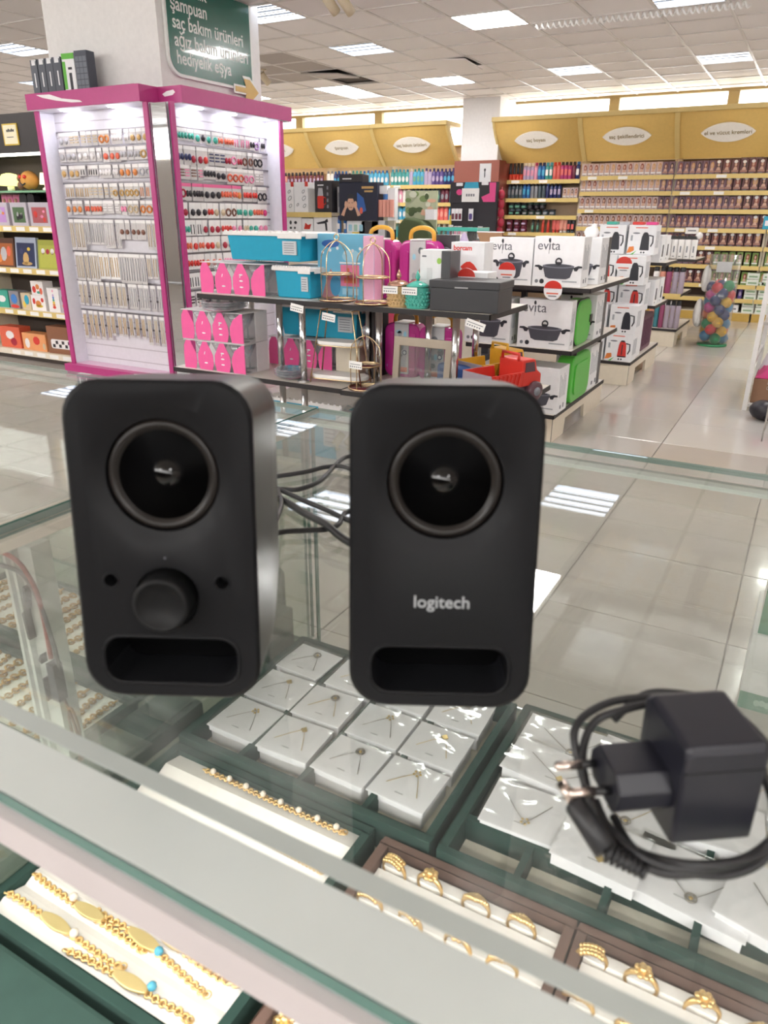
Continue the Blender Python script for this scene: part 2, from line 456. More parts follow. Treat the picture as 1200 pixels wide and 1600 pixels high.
# things on the ceiling
o = thing('spiral_cable', 'white spiral cable running under the ceiling beside the glowing panel', 'cable', (-2.4, 6.86, CEIL - .02))
pts = []
for i in range(0, 34 * 8 + 1):
    a = 2 * PI * i / 8; pts.append((i / (34 * 8) * 1.62, .02 * math.cos(a) + i / 272 * .03, .02 * math.sin(a)))
MB().tube(pts, .0085, mat('cable_white', 'fbfaf8', .4, noise=0), 5).build('coil', o)
for x, y, l in ((-5.69, 7.48, 'beige spotlight head under the ceiling between two light panels'), (-3.36, 5.22, 'left one of two beige spotlight heads near the green sign'), (-3.27, 5.28, 'right one of two beige spotlight heads near the green sign')):
    o = thing('ceiling_spotlight', l, 'spotlight', (x, y, CEIL))
    BE = mat('beige_plastic', 'd3c4a8', .5)
    MB().lathe([(.03, -.012), (.03, -.001)], BE, n=12).build('mount', o)
    MB().cyl((0, 0, -.01), (0, 0, -.05), .008, BE).build('stem', o)
    MB().cyl((-.01, -.03, -.05), (.02, .06, -.13), .035, BE, 12).build('lamp_head', o)
# ================================================================ GLASS COUNTER
TOP = 1.03
PANE = glass('counter_glass', 'fafbfa', 1.2, 0.0, 0.05, 'e4e6e4', True)
FRONT = glass('front_glass', 'f6f9f6', 1.0, 0.0, 0.015, 'e4e6e4')
EDGE = mat('green_glass_edge', '557a70', 0.12, coat=.4)
EDGEL = mat('pale_glass_edge', 'a9c4ba', 0.12, coat=.4)
ALU = mat('satin_aluminium', 'dcd8da', 0.4, 0.2)
STRIP = mat('pale_grey_strip', 'b4bab6', 0.4, alpha=.9, noise=.03)
PROF = mat('profile_lacquer', 'cdd3d0', 0.25, 0.1, coat=.3, noise=.03)
PROFP = mat('profile_pinkish', 'beb6b6', 0.4)
def pane_box(x0, x1, y0, y1, z0, z1, m, edge, ax):
    """glass sheet: clear faces across axis ax, tinted on its narrow edges"""
    b = MB()
    v = [(x, y, z) for z in (z0, z1) for y in (y0, y1) for x in (x0, x1)]
    F = {'z': [(0, 2, 3, 1), (4, 5, 7, 6)], 'y': [(0, 1, 5, 4), (2, 6, 7, 3)], 'x': [(0, 4, 6, 2), (1, 3, 7, 5)]}
    for k, fs in F.items():
        b.add(v, fs, m if k == ax else edge)
    return b
c = thing('glass_counter', 'glass jewellery counter under the two black speakers', 'counter', (0, 0, 0))
pane_box(-.4985, .62, .131, .735, TOP - .006, TOP, PANE, EDGE, 'z').build('top_pane', c)
pane_box(-.4915, .62, .708, .714, .56, TOP - .0065, FRONT, EDGE, 'y').build('front_pane', c)
pane_box(-.4975, -.4925, .17, .714, .716, TOP - .0065, FRONT, EDGE, 'x').build('divider_pane', c)
pane_box(-.4915, .62, .18, .706, .708, .714, glass('shelf_glass', 'e4eee8', 1.0, 0, .1), EDGE, 'z').build('glass_shelf', c)
MB().box(-1.0, .62, .162, .1705, TOP + .0002, TOP + .0007, STRIP).build('pale_strip', c)  # thin pale strip, slightly see-through, on the glass along the light profile
b = MB()
b.prism([(.131, 1.0238), (.1585, 1.0238), (.1585, 1.012), (.131, 1.012)], -1.0, .62, PROF, 'x')
b.build('light_profile', c, bev=.001)
MB().box(-1.0, .62, .1315, .1585, TOP + .0002, TOP + .0009, PROF).build('white_edge_tape', c)
MB().box(-1.0, .62, .126, .1308, 1.0075, 1.0235, PROFP).build('profile_face', c)
MB().box(-.98, .60, .137, .153, 1.0105, 1.0118, glow('counter_led', 'fffaf2', 14)).build('led_strip', c)
IV = mat('ivory_edge', 'd9d2c2', .35)
MB().box(-.4925, -.484, .17, .70, 1.016, 1.0235, IV).build('divider_rail', c)
MB().box(-.4915, .62, .695, .707, 1.0195, 1.0235, mat('sealant_edge', 'cfe0d8', .2)).build('front_seal', c)
c = thing('glass_counter', 'neighbouring glass counter beyond the divider to the left', 'counter', (0, 0, 0))
pane_box(-2.6, -.502, .131, .735, TOP - .006, TOP, PANE, EDGE, 'z').build('top_pane', c)
pane_box(-2.6, -.509, .708, .714, .56, TOP - .0065, FRONT, EDGE, 'y').build('front_pane', c)
pane_box(-.507, -.502, .17, .714, .716, TOP - .0065, FRONT, EDGE, 'x').build('divider_pane', c)
pane_box(-2.6, -.509, .18, .706, .708, .714, MATS['shelf_glass'], EDGE, 'z').build('glass_shelf', c)
MB().box(-.522, -.509, .17, .70, 1.016, 1.0235, IV).build('divider_rail', c)
MB().box(-2.6, -.509, .695, .707, 1.0195, 1.0235, MATS['sealant_edge']).build('front_seal', c)
# aluminium light post with taped wires
o = thing('light_post', 'dirty aluminium light post with taped wires inside the left counter', 'light fitting', (-.575, .365, .7155))
MB().box(-.017, .017, 0, .02, 0, .26, ALU).box(-.017, -.013, -.006, 0, 0, .26, ALU).box(-.006, -.002, -.006, 0, 0, .26, ALU).build('profile', o)
DK = mat('dark_smudge', '4c484c', .7)
MB().prism([(.001, .195), (.004, .197), (.009, .22), (.006, .222)], -.0075, -.0005, DK).prism([(-.001, .165), (.002, .165), (.001, .195), (-.003, .192)], -.0075, -.0005, DK).prism([(.009, .1), (.011, .1), (.011, .125), (.009, .125)], -.0075, -.0005, DK).prism([(.008, .145), (.012, .142), (.012, .152)], -.0075, -.0005, DK).build('smudge', o)
WB_, WR = mat('grey_wire', '55505a', .5), mat('red_wire', 'a8423c', .5)
def wire(n, pts, r, m, par): return MB().tube(smoothpath(pts, 6), r, m, 5).build(n, par)
wire('red_wire', [(-.03, -.01, .245), (-.005, -.012, .255), (.017, -.01, .245), (.022, -.004, .21), (.023, -.004, .15)], .0022, WR, o)
wire('grey_wire', [(-.04, -.012, .238), (-.008, -.014, .243), (.013, -.01, .238), (.019, -.004, .215), (.03, -.004, .17), (.026, 0, .13)], .0022, WB_, o)
MB().box(.019, .029, -.008, .002, .105, .145, WB_).build('tape_sleeve', o)
wire('loose_wire', [(.024, 0, .105), (.03, 0, .09), (.04, -.002, .06), (.036, 0, .035), (.03, 0, .05), (.027, 0, .08), (.033, 0, .095), (.04, 0, .07), (.031, 0, .03), (.034, 0, .01), (.042, 0, .0)], .0014, mat('brown_wire', '6b4436', .5), o)

# ================================================================ SPEAKERS
SPK = mat('speaker_charcoal', '131315', 0.5, noise=.03, scale=200, spec=.18)
SPKF = mat('speaker_face', '1b1b1e', 0.5, noise=.03, scale=200, spec=.35)
RIM = mat('speaker_surround', '1c1816', 0.38, spec=.35)
CONE = mat('glossy_cone', '040405', 0.09, noise=0)
HOLE = mat('port_black', '040405', 0.7, spec=.05)
def boolean(obj, cutters):
    for k in cutters:
        md = obj.modifiers.new('b', 'BOOLEAN'); md.operation = 'DIFFERENCE'; md.object = k; md.solver = 'EXACT'
    bpy.context.view_layer.update()
    dg = bpy.context.evaluated_depsgraph_get()
    me = bpy.data.meshes.new_from_object(obj.evaluated_get(dg))
    obj.modifiers.clear(); old = obj.data; obj.data = me; me.name = obj.name
    for k in cutters: bpy.data.objects.remove(k)
    bpy.data.meshes.remove(old)
def speaker(loc, rz, label, volume):
    root = thing('desktop_speaker', label, 'speaker', loc, rz, 'pair of desktop speakers on the glass')
    tilt = math.radians(7.4); Wd, Ht, D = .0427, .1530, .074
    M = Matrix.Rotation(-tilt, 4, 'X')
    b = MB(); n = 6; secs = []
    for y, ins in ((0, .0016), (.0016, 0), (.03, .0003), (.05, .0012), (.069, .0022), (D, .0045)):
        zb = y * math.tan(tilt)
        if y > .05: zb += (y - .05) * 1.0
        secs.append([(x, y, z) for x, z in rrect(-Wd + ins, Wd - ins, zb + ins, Ht - ins, .0175, n)])
    N = len(secs[0]); vs = [p for s_ in secs for p in s_]; fs = [list(range(N))[::-1]]
    for i in range(len(secs) - 1):
        for j in range(N):
            fs.append([i * N + j, i * N + (j + 1) % N, (i + 1) * N + (j + 1) % N, (i + 1) * N + j])
    fs.append(list(range((len(secs) - 1) * N, len(secs) * N)))
    b.add(vs, fs, SPK, False)
    body = b.build('cabinet', root)
    zc = .1095
    cuts = []
    R = .075
    d = MB(); d.ball((0, -R + .0085, zc), R, SPKF, 64); cuts.append(d.build('c1', root))
    cuts.append(MB().prism(ell(0, zc, .0262, .0262, 48), -.01, .022, HOLE).build('c2', root))
    cuts.append(MB().prism(rrect(-.0320, .0320, .0085, .0315, .0085, 6), -.01, .03, HOLE).build('c3', root))
    if volume:
        cuts.append(MB().prism(ell(0, .0520, .0152, .0152, 32), -.01, .004, SPKF).build('c4', root))
        for sx in (-1, 1): cuts.append(MB().prism(ell(.0262 * sx, .0600, .0031, .0031, 16), -.01, .01, HOLE).build('c5', root))
    boolean(body, cuts)
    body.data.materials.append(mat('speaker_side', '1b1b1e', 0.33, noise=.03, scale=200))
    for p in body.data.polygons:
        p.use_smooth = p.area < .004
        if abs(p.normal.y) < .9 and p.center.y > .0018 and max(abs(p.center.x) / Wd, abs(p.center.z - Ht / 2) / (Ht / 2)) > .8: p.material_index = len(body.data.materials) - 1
    body.data.set_sharp_from_angle(angle=math.radians(28))
    Q = Matrix.Translation((0, 0, zc)) @ Matrix.Rotation(PI / 2, 4, 'X')     # local z of the lathe looks out of the face
    MB().lathe([(.0262, -.014), (.0262, -.0068), (.0250, -.0046), (.0238, -.0038), (.0226, -.0041), (.0215, -.0052), (.0203, -.0066)], RIM, n=48, M=Q).build('surround', root)
    MB().lathe([(.0207 * math.sin(.72 * (1 - q / 14)) / math.sin(.72), -.0058 - .0298 * (math.cos(.72 * (1 - q / 14)) - math.cos(.72))) for q in range(14)] + [(1e-7, -.0058 - .0298 * (1 - math.cos(.72)))], CONE, n=64, M=Q).build('cone', root)
    MB().prism(rrect(-.0318, .0318, .0088, .0312, .0082, 6), .0285, .0298, HOLE).build('port_back', root)
    pr = rrect(-.0327, .0327, .0078, .0322, .0092, 6)
    MB().tube([(x, .0004, z) for x, z in pr], .0011, SPK, 6, True).build('port_rim', root)
    if volume:
        Q2 = Matrix.Translation((0, 0, .0520)) @ Matrix.Rotation(PI / 2, 4, 'X')
        MB().lathe([(.0133, -.0042), (.0133, .0095), (.0124, .0112), (.0108, .0116), (.0106, .0108), (1e-6, .0106)], mat('knob_black', '131314', .55, spec=.2), n=40, M=Q2).build('volume_knob', root)
        for sx in (-1, 1):
            MB().ring((.0262 * sx, .0002, .0600), .0036, .0006, SPK, (0, 1, 0), 20).build('audio_socket', root)
        MB().ball((0, .0003, .0715), .0007, mat('indicator_lens', '5a5a60', .2), 8).build('power_indicator', root)
    else:
        text('logitech', .0083, mat('silver_print', '9c9ea0', .4), root, (0, -.0002, .0515), name='brand_lettering', depth=.00008, align='CENTER', bold=.0001)
    for sx in (-.03, .03):
        MB().lathe([(.005, .0), (.005, .0025)], mat('rubber_foot', '151516', .8), (sx, .048, .0065), 10).build('foot', root)
    for ch in root.children:
        ch.matrix_basis = M @ ch.matrix_basis
    return root
YAW = math.radians(27)
speaker((-.2332, .2120, TOP + .0011), YAW, 'black speaker with a volume knob and two sockets, standing left on the glass counter', True)
speaker((-.1180, .2683, TOP + .0011), YAW, 'black speaker without knobs bearing white logitech lettering, right on the counter', False)
CORD = mat('cord_black', '232325', .45)
o = thing('cable_bundle', 'black cords looping between the two speakers behind them', 'cord', (0, 0, TOP))
z = .0045
for k, pts in enumerate([
    [(-.27, .315, .03), (-.33, .40, .012), (-.40, .47, z), (-.381, .494, z), (-.366, .517, z), (-.358, .537, z), (-.338, .544, z), (-.27, .50, z), (-.15, .36, .02)],
    [(-.26, .315, .028), (-.33, .43, .008), (-.359, .466, z), (-.346, .475, z), (-.342, .503, z), (-.354, .547, z), (-.357, .575, z), (-.33, .59, z), (-.24, .50, z), (-.16, .36, .02)],
    [(-.265, .31, .03), (-.37, .46, .009), (-.359, .467, z), (-.323, .455, z), (-.296, .447, z), (-.277, .44, z), (-.22, .42, z), (-.15, .36, .015)],
    [(-.27, .31, .03), (-.35, .43, .009), (-.347, .45, z), (-.311, .434, z), (-.279, .416, .0085), (-.252, .405, z), (-.20, .39, z), (-.14, .352, .02)],
    [(-.255, .31, .03), (-.30, .37, .008), (-.305, .394, z), (-.29, .407, z), (-.279, .416, z), (-.276, .429, z), (-.283, .455, z), (-.26, .48, z), (-.2, .44, z), (-.15, .36, .015)]]):
    MB().tube(smoothpath(pts, 8), .0021 if k != 3 else .0029, CORD, 7).build('cord', o)

# ================================================================ POWER ADAPTER
AD = mat('adapter_black', '1c1c25', .42, noise=.03)
AX, AY, AA = -.0068, .2323, math.radians(35.5)
o = thing('power_adapter', 'black plug-in power adapter wrapped in its own cord on the counter', 'adapter', (AX, AY, TOP + .001), AA)
# local x: away from the pins, y: away from the viewer, origin at the near left bottom corner
w_, h_ = .0318, .0430
b = MB(); vs = []; fs = []
outl = [(0, 0), (w_, 0), (w_, h_ * .93), (w_ - .002, h_), (.002, h_), (0, h_ * .96)]
for y, dz, k in ((0, -.003, .97), (.0015, 0, 1), (.030, .0015, 1), (.034, -.001, .97)):
    vs += [(w_ / 2 + (x - w_ / 2) * k, y, z_ + (dz if z_ > .01 else 0)) for x, z_ in outl]
N = 6
fs.append(list(range(N)))
for i in range(3):
    for j in range(N): fs.append([i * N + j, i * N + (j + 1) % N, (i + 1) * N + (j + 1) % N, (i + 1) * N + j])
fs.append(list(range(3 * N, 4 * N)))
b.add(vs, fs, AD); bd = b.build('body', o, (0, 0, .004), bev=.0011)
MB().box(.0002, w_ - .0002, -.0003, .0003, h_ * .74, h_ * .755, BLACK).build('seam', bd)
b = MB()
b.prism([(.004, .018), (.008, .0135), (.027, .0135), (.031, .018), (.031, .024), (.026, .0305), (.009, .0305), (.004, .025)], -.0205, .0005, AD, 'x')
b.build('plug_nose', o, bev=.0008)
PIN = mat('nickel_pin', 'd9c8bf', .25, 1.0)
for y in (.0110, .0255):
    MB().cyl((-.020, y, .0215), (-.0275, y, .0215), .0016, BLACK, 12).build('pin_sleeve', o)
    MB().tube([(-.0265, y, .0215), (-.0362, y, .0215), (-.0370, y, .0215)], [.0018, .0018, .0009], PIN, 12).build('pin', o)
def W2L(p):
    a = -AA; x, y = p[0] - AX, p[1] - AY
    return (x * math.cos(a) - y * math.sin(a), x * math.sin(a) + y * math.cos(a), p[2] - TOP - .001)
def cord(pts, r=.0017): MB().tube([W2L(p) for p in smoothpath(pts, 8)], r, CORD, 8).build('cord', o)
cord([(-.012, .216, 1.0345), (-.030, .226, 1.036), (-.043, .241, 1.046), (-.050, .252, 1.056), (-.045, .266, 1.060), (-.032, .278, 1.062), (-.010, .288, 1.062), (.018, .283, 1.055), (.030, .266, 1.046), (.026, .248, 1.038), (.012, .232, 1.034), (-.008, .219, 1.0335), (-.026, .225, 1.036)])
cord([(-.018, .220, 1.036), (-.034, .230, 1.04), (-.044, .244, 1.05), (-.044, .258, 1.058), (-.034, .268, 1.062), (-.018, .28, 1.064), (.004, .292, 1.06), (.026, .278, 1.05), (.032, .262, 1.041), (.022, .243, 1.035), (.006, .226, 1.035), (-.012, .217, 1.036), (-.03, .228, 1.036)])
cord([(-.038, .268, 1.055), (-.033, .2756, 1.0605), (-.0271, .2841, 1.0625), (-.0166, .2900, 1.0622), (-.0056, .2923, 1.062), (.0036, .2876, 1.062), (.0103, .2790, 1.061), (.0165, .2680, 1.057), (.024, .256, 1.048), (.025, .243, 1.038), (.014, .230, 1.034), (-.004, .2195, 1.037), (-.022, .222, 1.038), (-.04, .237, 1.039)])
cord([(.027, .262, 1.04), (.024, .244, 1.0365), (.010, .228, 1.0365), (-.006, .217, 1.0365), (-.02, .2165, 1.0375), (-.03, .222, 1.039)])
cord([(-.035, .232, 1.043), (-.026, .222, 1.040), (-.010, .2165, 1.0395), (.006, .2235, 1.039), (.020, .238, 1.039), (.028, .252, 1.045), (.030, .264, 1.052)])
cord([(-.028, .234, 1.037), (-.018, .2225, 1.0365), (-.004, .2195, 1.040), (.010, .2265, 1.040), (.022, .2395, 1.0395), (.0305, .255, 1.044)])
j = [Vector(p) for p in ((-.0475, .2265, 1.0505), (-.041, .222, 1.0475), (-.0375, .2195, 1.046), (-.026, .2125, 1.0405), (-.0245, .2115, 1.0395), (-.012, .2135, 1.0365))]
MB().tube([W2L(p) for p in j[0:2]], .0022, PIN, 12).build('barrel_tip', o)
MB().tube([W2L(j[1]), W2L(j[1] * .95 + j[3] * .05), W2L(j[3])], [.0036, .0043, .0046], CORD, 14).build('barrel_plug', o)
b = MB(); a0, a1 = Vector(W2L(j[3])), Vector(W2L(j[5]))
b.tube([a0, a1], .0026, CORD, 8)
for k in range(7):
    t = (k + .3) / 7; p = a0.lerp(a1, t); b.tube([p, a0.lerp(a1, t + .07)], .0041 - .0002 * k, CORD, 10)
b.build('strain_relief', o)
# ================================================================ JEWELLERY IN THE COUNTER
VEL = mat('green_velvet', '26423b', 0.9, noise=.15, scale=60)
VELD = mat('dark_green_velvet', '304a43', 0.9, noise=.15, scale=60)
PAD = mat('white_satin_pad', 'f4f0ea', 0.6)
CRM = mat('cream_insert', 'e6e0cf', 0.7)
BRN = mat('brown_velvet', '6b544b', 0.85)
SZ = .7145
def frame_tray(label, x0, x1, y0, y1, h, m, cat='tray', rim=.008, cols=0, rows=0, base=CRM):
    o = thing('display_tray', label, cat, (0, 0, SZ))
    b = MB()
    b.box(x0, x1, y0, y0 + rim, 0, h, m).box(x0, x1, y1 - rim, y1, 0, h, m).box(x0, x0 + rim, y0 + rim, y1 - rim, 0, h, m).box(x1 - rim, x1, y0 + rim, y1 - rim, 0, h, m)
    b.box(x0 + rim, x1 - rim, y0 + rim, y1 - rim, 0, .002, m)
    b.build('tray_frame', o, bev=.0015)
    if base: MB().box(x0 + rim + .001, x1 - rim - .001, y0 + rim + .001, y1 - rim - .001, .002, .006, base).build('tray_lining', o)
    for k in range(1, cols):
        x = x0 + (x1 - x0) * k / cols
        MB().box(x - .003, x + .003, y0 + rim, y1 - rim, .006, h - .004, m).build('partition', o)
    for k in range(1, rows):
        y = y0 + rim + (y1 - y0 - 2 * rim) * k / rows
        MB().box(x0 + rim, x1 - rim, y - .002, y + .002, .006, h * .5, m).build('cross_partition', o)
    return o
def chain_links(path, m, link_=.0042, r=.00065, thick=1.0):
    """small interlocking rings along a path"""
    b = MB(); P = smoothpath(path, 10); d = 0; nxt = 0; k = 0
    for a, c_ in zip(P[:-1], P[1:]):
        L = (c_ - a).length
        while nxt <= d + L and L > 0:
            p = a.lerp(c_, (nxt - d) / L); t = (c_ - a).normalized()
            side = t.cross(Vector((0, 0, 1))).normalized()
            ax = (Vector((0, 0, 1)) * .8 + side * (.6 if k % 2 else -.6)).normalized()
            b.ring(p, link_ * .62, r, m, ax, 8, 4, .8, 0); k += 1
            nxt += link_ * .8
        d += L
    return b
# four by three slots of carded necklaces on box lids
frame_tray('green velvet tray holding white necklace boxes in four columns, under the speakers', -.488, -.198, .443, .668, .032, VEL, cols=4)
necklace_m = mat('pewter_chain', '9a948c', .3, .9)
gild = mat('pale_gold', 'd8bd7e', .3, .9)
def carded(par, w_, d_, z_, kind, flip=False):
    """printed card in a clear pouch with a fine necklace"""
    MB().box(-w_, w_, -d_, d_, z_, z_ + .0012, CARD).build('card', par)
    b = MB(); s_ = -1 if flip else 1
    P = [(-w_ * .62, -d_ * .35 * s_, z_ + .002), (-w_ * .25, d_ * .15 * s_, z_ + .0025), (0.08 * w_, d_ * .55 * s_, z_ + .0025), (w_ * .3, .1 * d_ * s_, z_ + .0025), (w_ * .55, -d_ * .5 * s_, z_ + .002)]
    b.tube(P, .0004, necklace_m if kind % 2 else gild, 4); b.build('necklace', par)
    q = MB(); px, py = (.08 * w_, d_ * .5 * s_)
    if kind % 3 == 0: q.ring((px, py, z_ + .003), .0042, .0011, necklace_m, (0, 0, 1), 14, 5); q.ball((px, py, z_ + .003), .002, gild, 8, sz=.5)
    elif kind % 3 == 1:
        for a in range(5): q.ball((px + .0033 * math.cos(a * 1.257), py + .0033 * math.sin(a * 1.257), z_ + .003), .0015, gild, 6, sz=.6)
    else: q.prism([(px - .004, py), (px, py - .003), (px + .004, py), (px, py + .005)], z_ + .0018, z_ + .003, gild, 'z')
    q.build('pendant', par)
    f = MB(); n = 10; r2 = random.Random(kind)
    gv = [(-w_ * 1.04 + 2.08 * w_ * i / n, -d_ * 1.04 + 2.08 * d_ * j_ / n, z_ + .0030 + .0042 * r2.random() * (0.2 if i in (0, n) or j_ in (0, n) else 1)) for j_ in range(n + 1) for i in range(n + 1)]
    f.add(gv, [(j_ * (n + 1) + i, j_ * (n + 1) + i + 1, (j_ + 1) * (n + 1) + i + 1, (j_ + 1) * (n + 1) + i) for j_ in range(n) for i in range(n)], FILM, True)
    f.build('clear_pouch', par)
    MB().box(-w_ * .18, w_ * .10, -d_ * .60, -d_ * .56, z_ + .0012, z_ + .0015, mat('faint_print', 'b4b4b4', .6)).build('printed_line', par)
rown = ['front', 'middle', 'back']; coln = ['leftmost', 'second', 'third', 'rightmost']
for j_ in range(3):
    for i in range(4):
        x = -.448 + i * .0670 + rnd.uniform(-.002, .002); y = .5015 + j_ * .0625
        o = thing('necklace_box', 'white box with bagged necklace card, %s row, %s column of the green tray' % (rown[j_], coln[i]), 'box', (x, y, SZ + .006), rnd.uniform(-.05, .05), 'necklace boxes in the green tray')
        MB().box(-.028, .028, -.025, .026, 0, .014, CARD).build('box_base', o, bev=.0008, seg=1)
        MB().box(-.0295, .0295, -.0265, .0275, .0145, .0215, CARD).build('box_lid', o, bev=.0008, seg=1)
        carded(o, .0305, .028, .022, i + j_ * 4 + 1)
# second green tray with loose bagged cards
frame_tray('green velvet tray of loose bagged necklace cards under the power adapter', -.190, .36, .440, .674, .032, VEL, cols=8)
MB().box(-.182, .352, .487, .494, .0, .024, VEL).build('front_divider', bpy.data.objects['display_tray.001'], (0, 0, .0055))
spots = [(-.128, .632, .05, .030, .0), (-.052, .628, .048, .030, -.1), (-.124, .580, .052, .026, -.08), (-.06, .566, .048, .028, .05), (-.136, .518, .036, .030, .02), (-.066, .506, .036, .029, -.06), (.006, .512, .048, .033, -.12),
         (.016, .588, .04, .03, .1), (.075, .512, .045, .035, -.2), (.03, .648, .045, .026, .05), (.155, .55, .045, .035, .1), (.10, .64, .045, .03, 0), (.20, .62, .045, .03, .1)]
names = ['back left corner', 'back edge beside the corner card', 'second from the back at left with a flower pendant', 'behind the plug pins', 'nearest the tray divider with a round pendant', 'front row middle with crumpled pouch',
         'just below the cord loops', 'hidden under the adapter', 'front row right of the cord', 'far back behind the adapter', 'beyond the adapter', 'back right part', 'right end of tray']
for k, ((x, y, w_, d_, a), nm) in enumerate(zip(spots, names)):
    o = thing('bagged_necklace_card', 'bagged white necklace card, ' + nm, 'necklace card', (x, y, SZ + .030 + .0035 * (k % 3)), a, 'loose bagged necklace cards')
    MB().box(-w_ * .95, w_ * .95, -d_ * .95, d_ * .95, -.012, -.0005, CARD).build('backing_card', o)
    carded(o, w_, d_, 0, k + 3, True)
# white padded tray with bracelets
o = frame_tray('green tray with a white ridged satin pad displaying gold bracelets', -.486, -.250, .212, .440, .026, VEL, base=None)
b = MB(); prof = [(.220, .004)]
for k in range(7):
    y = .221 + k * .030; prof += [(y, .017), (y + .012, .0225), (y + .024, .0195)]
prof += [(.432, .018), (.432, .004)]
b.prism(prof, -.477, -.259, PAD, 'x'); b.build('satin_pad', o)
BRACE = mat('polished_gold', 'efcb8e', .28, .85, noise=0)
BEAD = mat('turquoise_bead', '55a9c4', .2)
PB = mat('pearl_bead', 'efe3d2', .2)
def bracelet(label, pts, plate, bead, links=.0042):
    o = thing('gold_bracelet', label, 'bracelet', (0, 0, SZ + .0235), 0, 'gold bracelets on the white pad')
    chain_links(pts, BRACE, links * .82, .00105).build('chain', o)
    if plate:
        (x, y, a, L) = plate
        M = Matrix.Translation((x, y, .002)) @ Matrix.Rotation(a, 4, 'Z')
        n = 8; up = []
        for i in range(n + 1):
            u = -1 + 2 * i / n; up.append((u * L, .0052 * (1 - .6 * u * u)))
        poly = up + [(p[0], -p[1]) for p in up[::-1]]
        MB().prism(poly, 0, .0022, mat('gold_plate', 'f6dfa0', .42, .75, noise=.05), 'z', M).build('name_plate', o, bev=.0008)
    if bead: MB().ball((bead[0], bead[1], .003), .0036, BEAD if len(bead) < 3 else bead[2], 10).build('bead', o)
    MB().ring((pts[-1][0], pts[-1][1], .0015), .003, .0006, BRACE).build('clasp_ring', o)
    return o
bracelet('gold bracelet with slim plate lying highest on the white pad', [(-0.4658, 0.2794, 0), (-0.4469, 0.2794, 0), (-0.4284, 0.2795, 0), (-0.391, 0.2766, 0), (-0.3732, 0.2772, 0), (-0.3576, 0.2781, 0), (-0.3487, 0.2774, 0)], (-0.4083, 0.2781, -0.078, 0.0166), (-0.4297, 0.2811, PB), .0052)
bracelet('gold bracelet with plate and grey beads under the glass edge', [(-0.3918, 0.272, 0), (-0.3715, 0.2702, 0), (-0.3501, 0.2708, 0), (-0.3129, 0.2674, 0), (-0.2937, 0.2655, 0), (-0.2765, 0.2651, 0), (-0.2636, 0.268, 0)], (-0.3298, 0.2687, -0.106, 0.0157), (-0.3114, 0.2699, PB), .0052)
bracelet('gold bracelet with a white stone in the middle row', [(-0.4722, 0.2592, 0), (-0.4504, 0.257, 0), (-0.4248, 0.2561, 0), (-0.3853, 0.2547, 0), (-0.3598, 0.2541, 0), (-0.3426, 0.253, 0)], (-0.4031, 0.2551, 0.014, 0.0154), (-0.4246, 0.2584, PB), .0052)
bracelet('gold bracelet with a bright turquoise bead crossing the middle row', [(-0.4032, 0.2603, 0), (-0.3854, 0.2598, 0), (-0.3664, 0.2603, 0), (-0.3256, 0.2567, 0), (-0.2967, 0.2526, 0), (-0.2779, 0.2504, 0)], (-0.3475, 0.2587, -0.061, 0.0169), (-0.3308, 0.2573, BEAD), .0052)
bracelet('gold bracelet with wide plate in the lowest row at left', [(-0.4768, 0.2364, 0), (-0.4586, 0.2371, 0), (-0.4362, 0.2364, 0), (-0.3987, 0.2358, 0), (-0.38, 0.2355, 0), (-0.3603, 0.2348, 0), (-0.3458, 0.2361, 0)], (-0.4173, 0.2355, -0.026, 0.0164), (-0.3979, 0.2368, PB), .0052)
bracelet('gold bracelet with blue bead lowest on the white pad', [(-0.3933, 0.2256, 0), (-0.3767, 0.2279, 0), (-0.3492, 0.2297, 0), (-0.3124, 0.2309, 0), (-0.3006, 0.2313, 0), (-0.2875, 0.2326, 0), (-0.2764, 0.2308, 0)], (-0.3315, 0.2298, 0.044, 0.0158), (-0.3154, 0.2352, BEAD), .0052)
o = bracelet('thin fine gold chain bracelet lying beneath the pale strip', [(-.397, .383, 0), (-.36, .382, 0), (-.32, .380, 0), (-.266, .378, 0)], None, None, .003)
o = bracelet('gold bracelet strung with pearls along the back edge of the white pad', [(-.435, .424, 0), (-.40, .424, 0), (-.35, .423, 0), (-.30, .423, 0), (-.272, .423, 0)], None, None, .0046)
for k in range(8): MB().ball((-.424 + k * .0205, .4235, .0035), .0030, PB, 10).build('pearl', o)
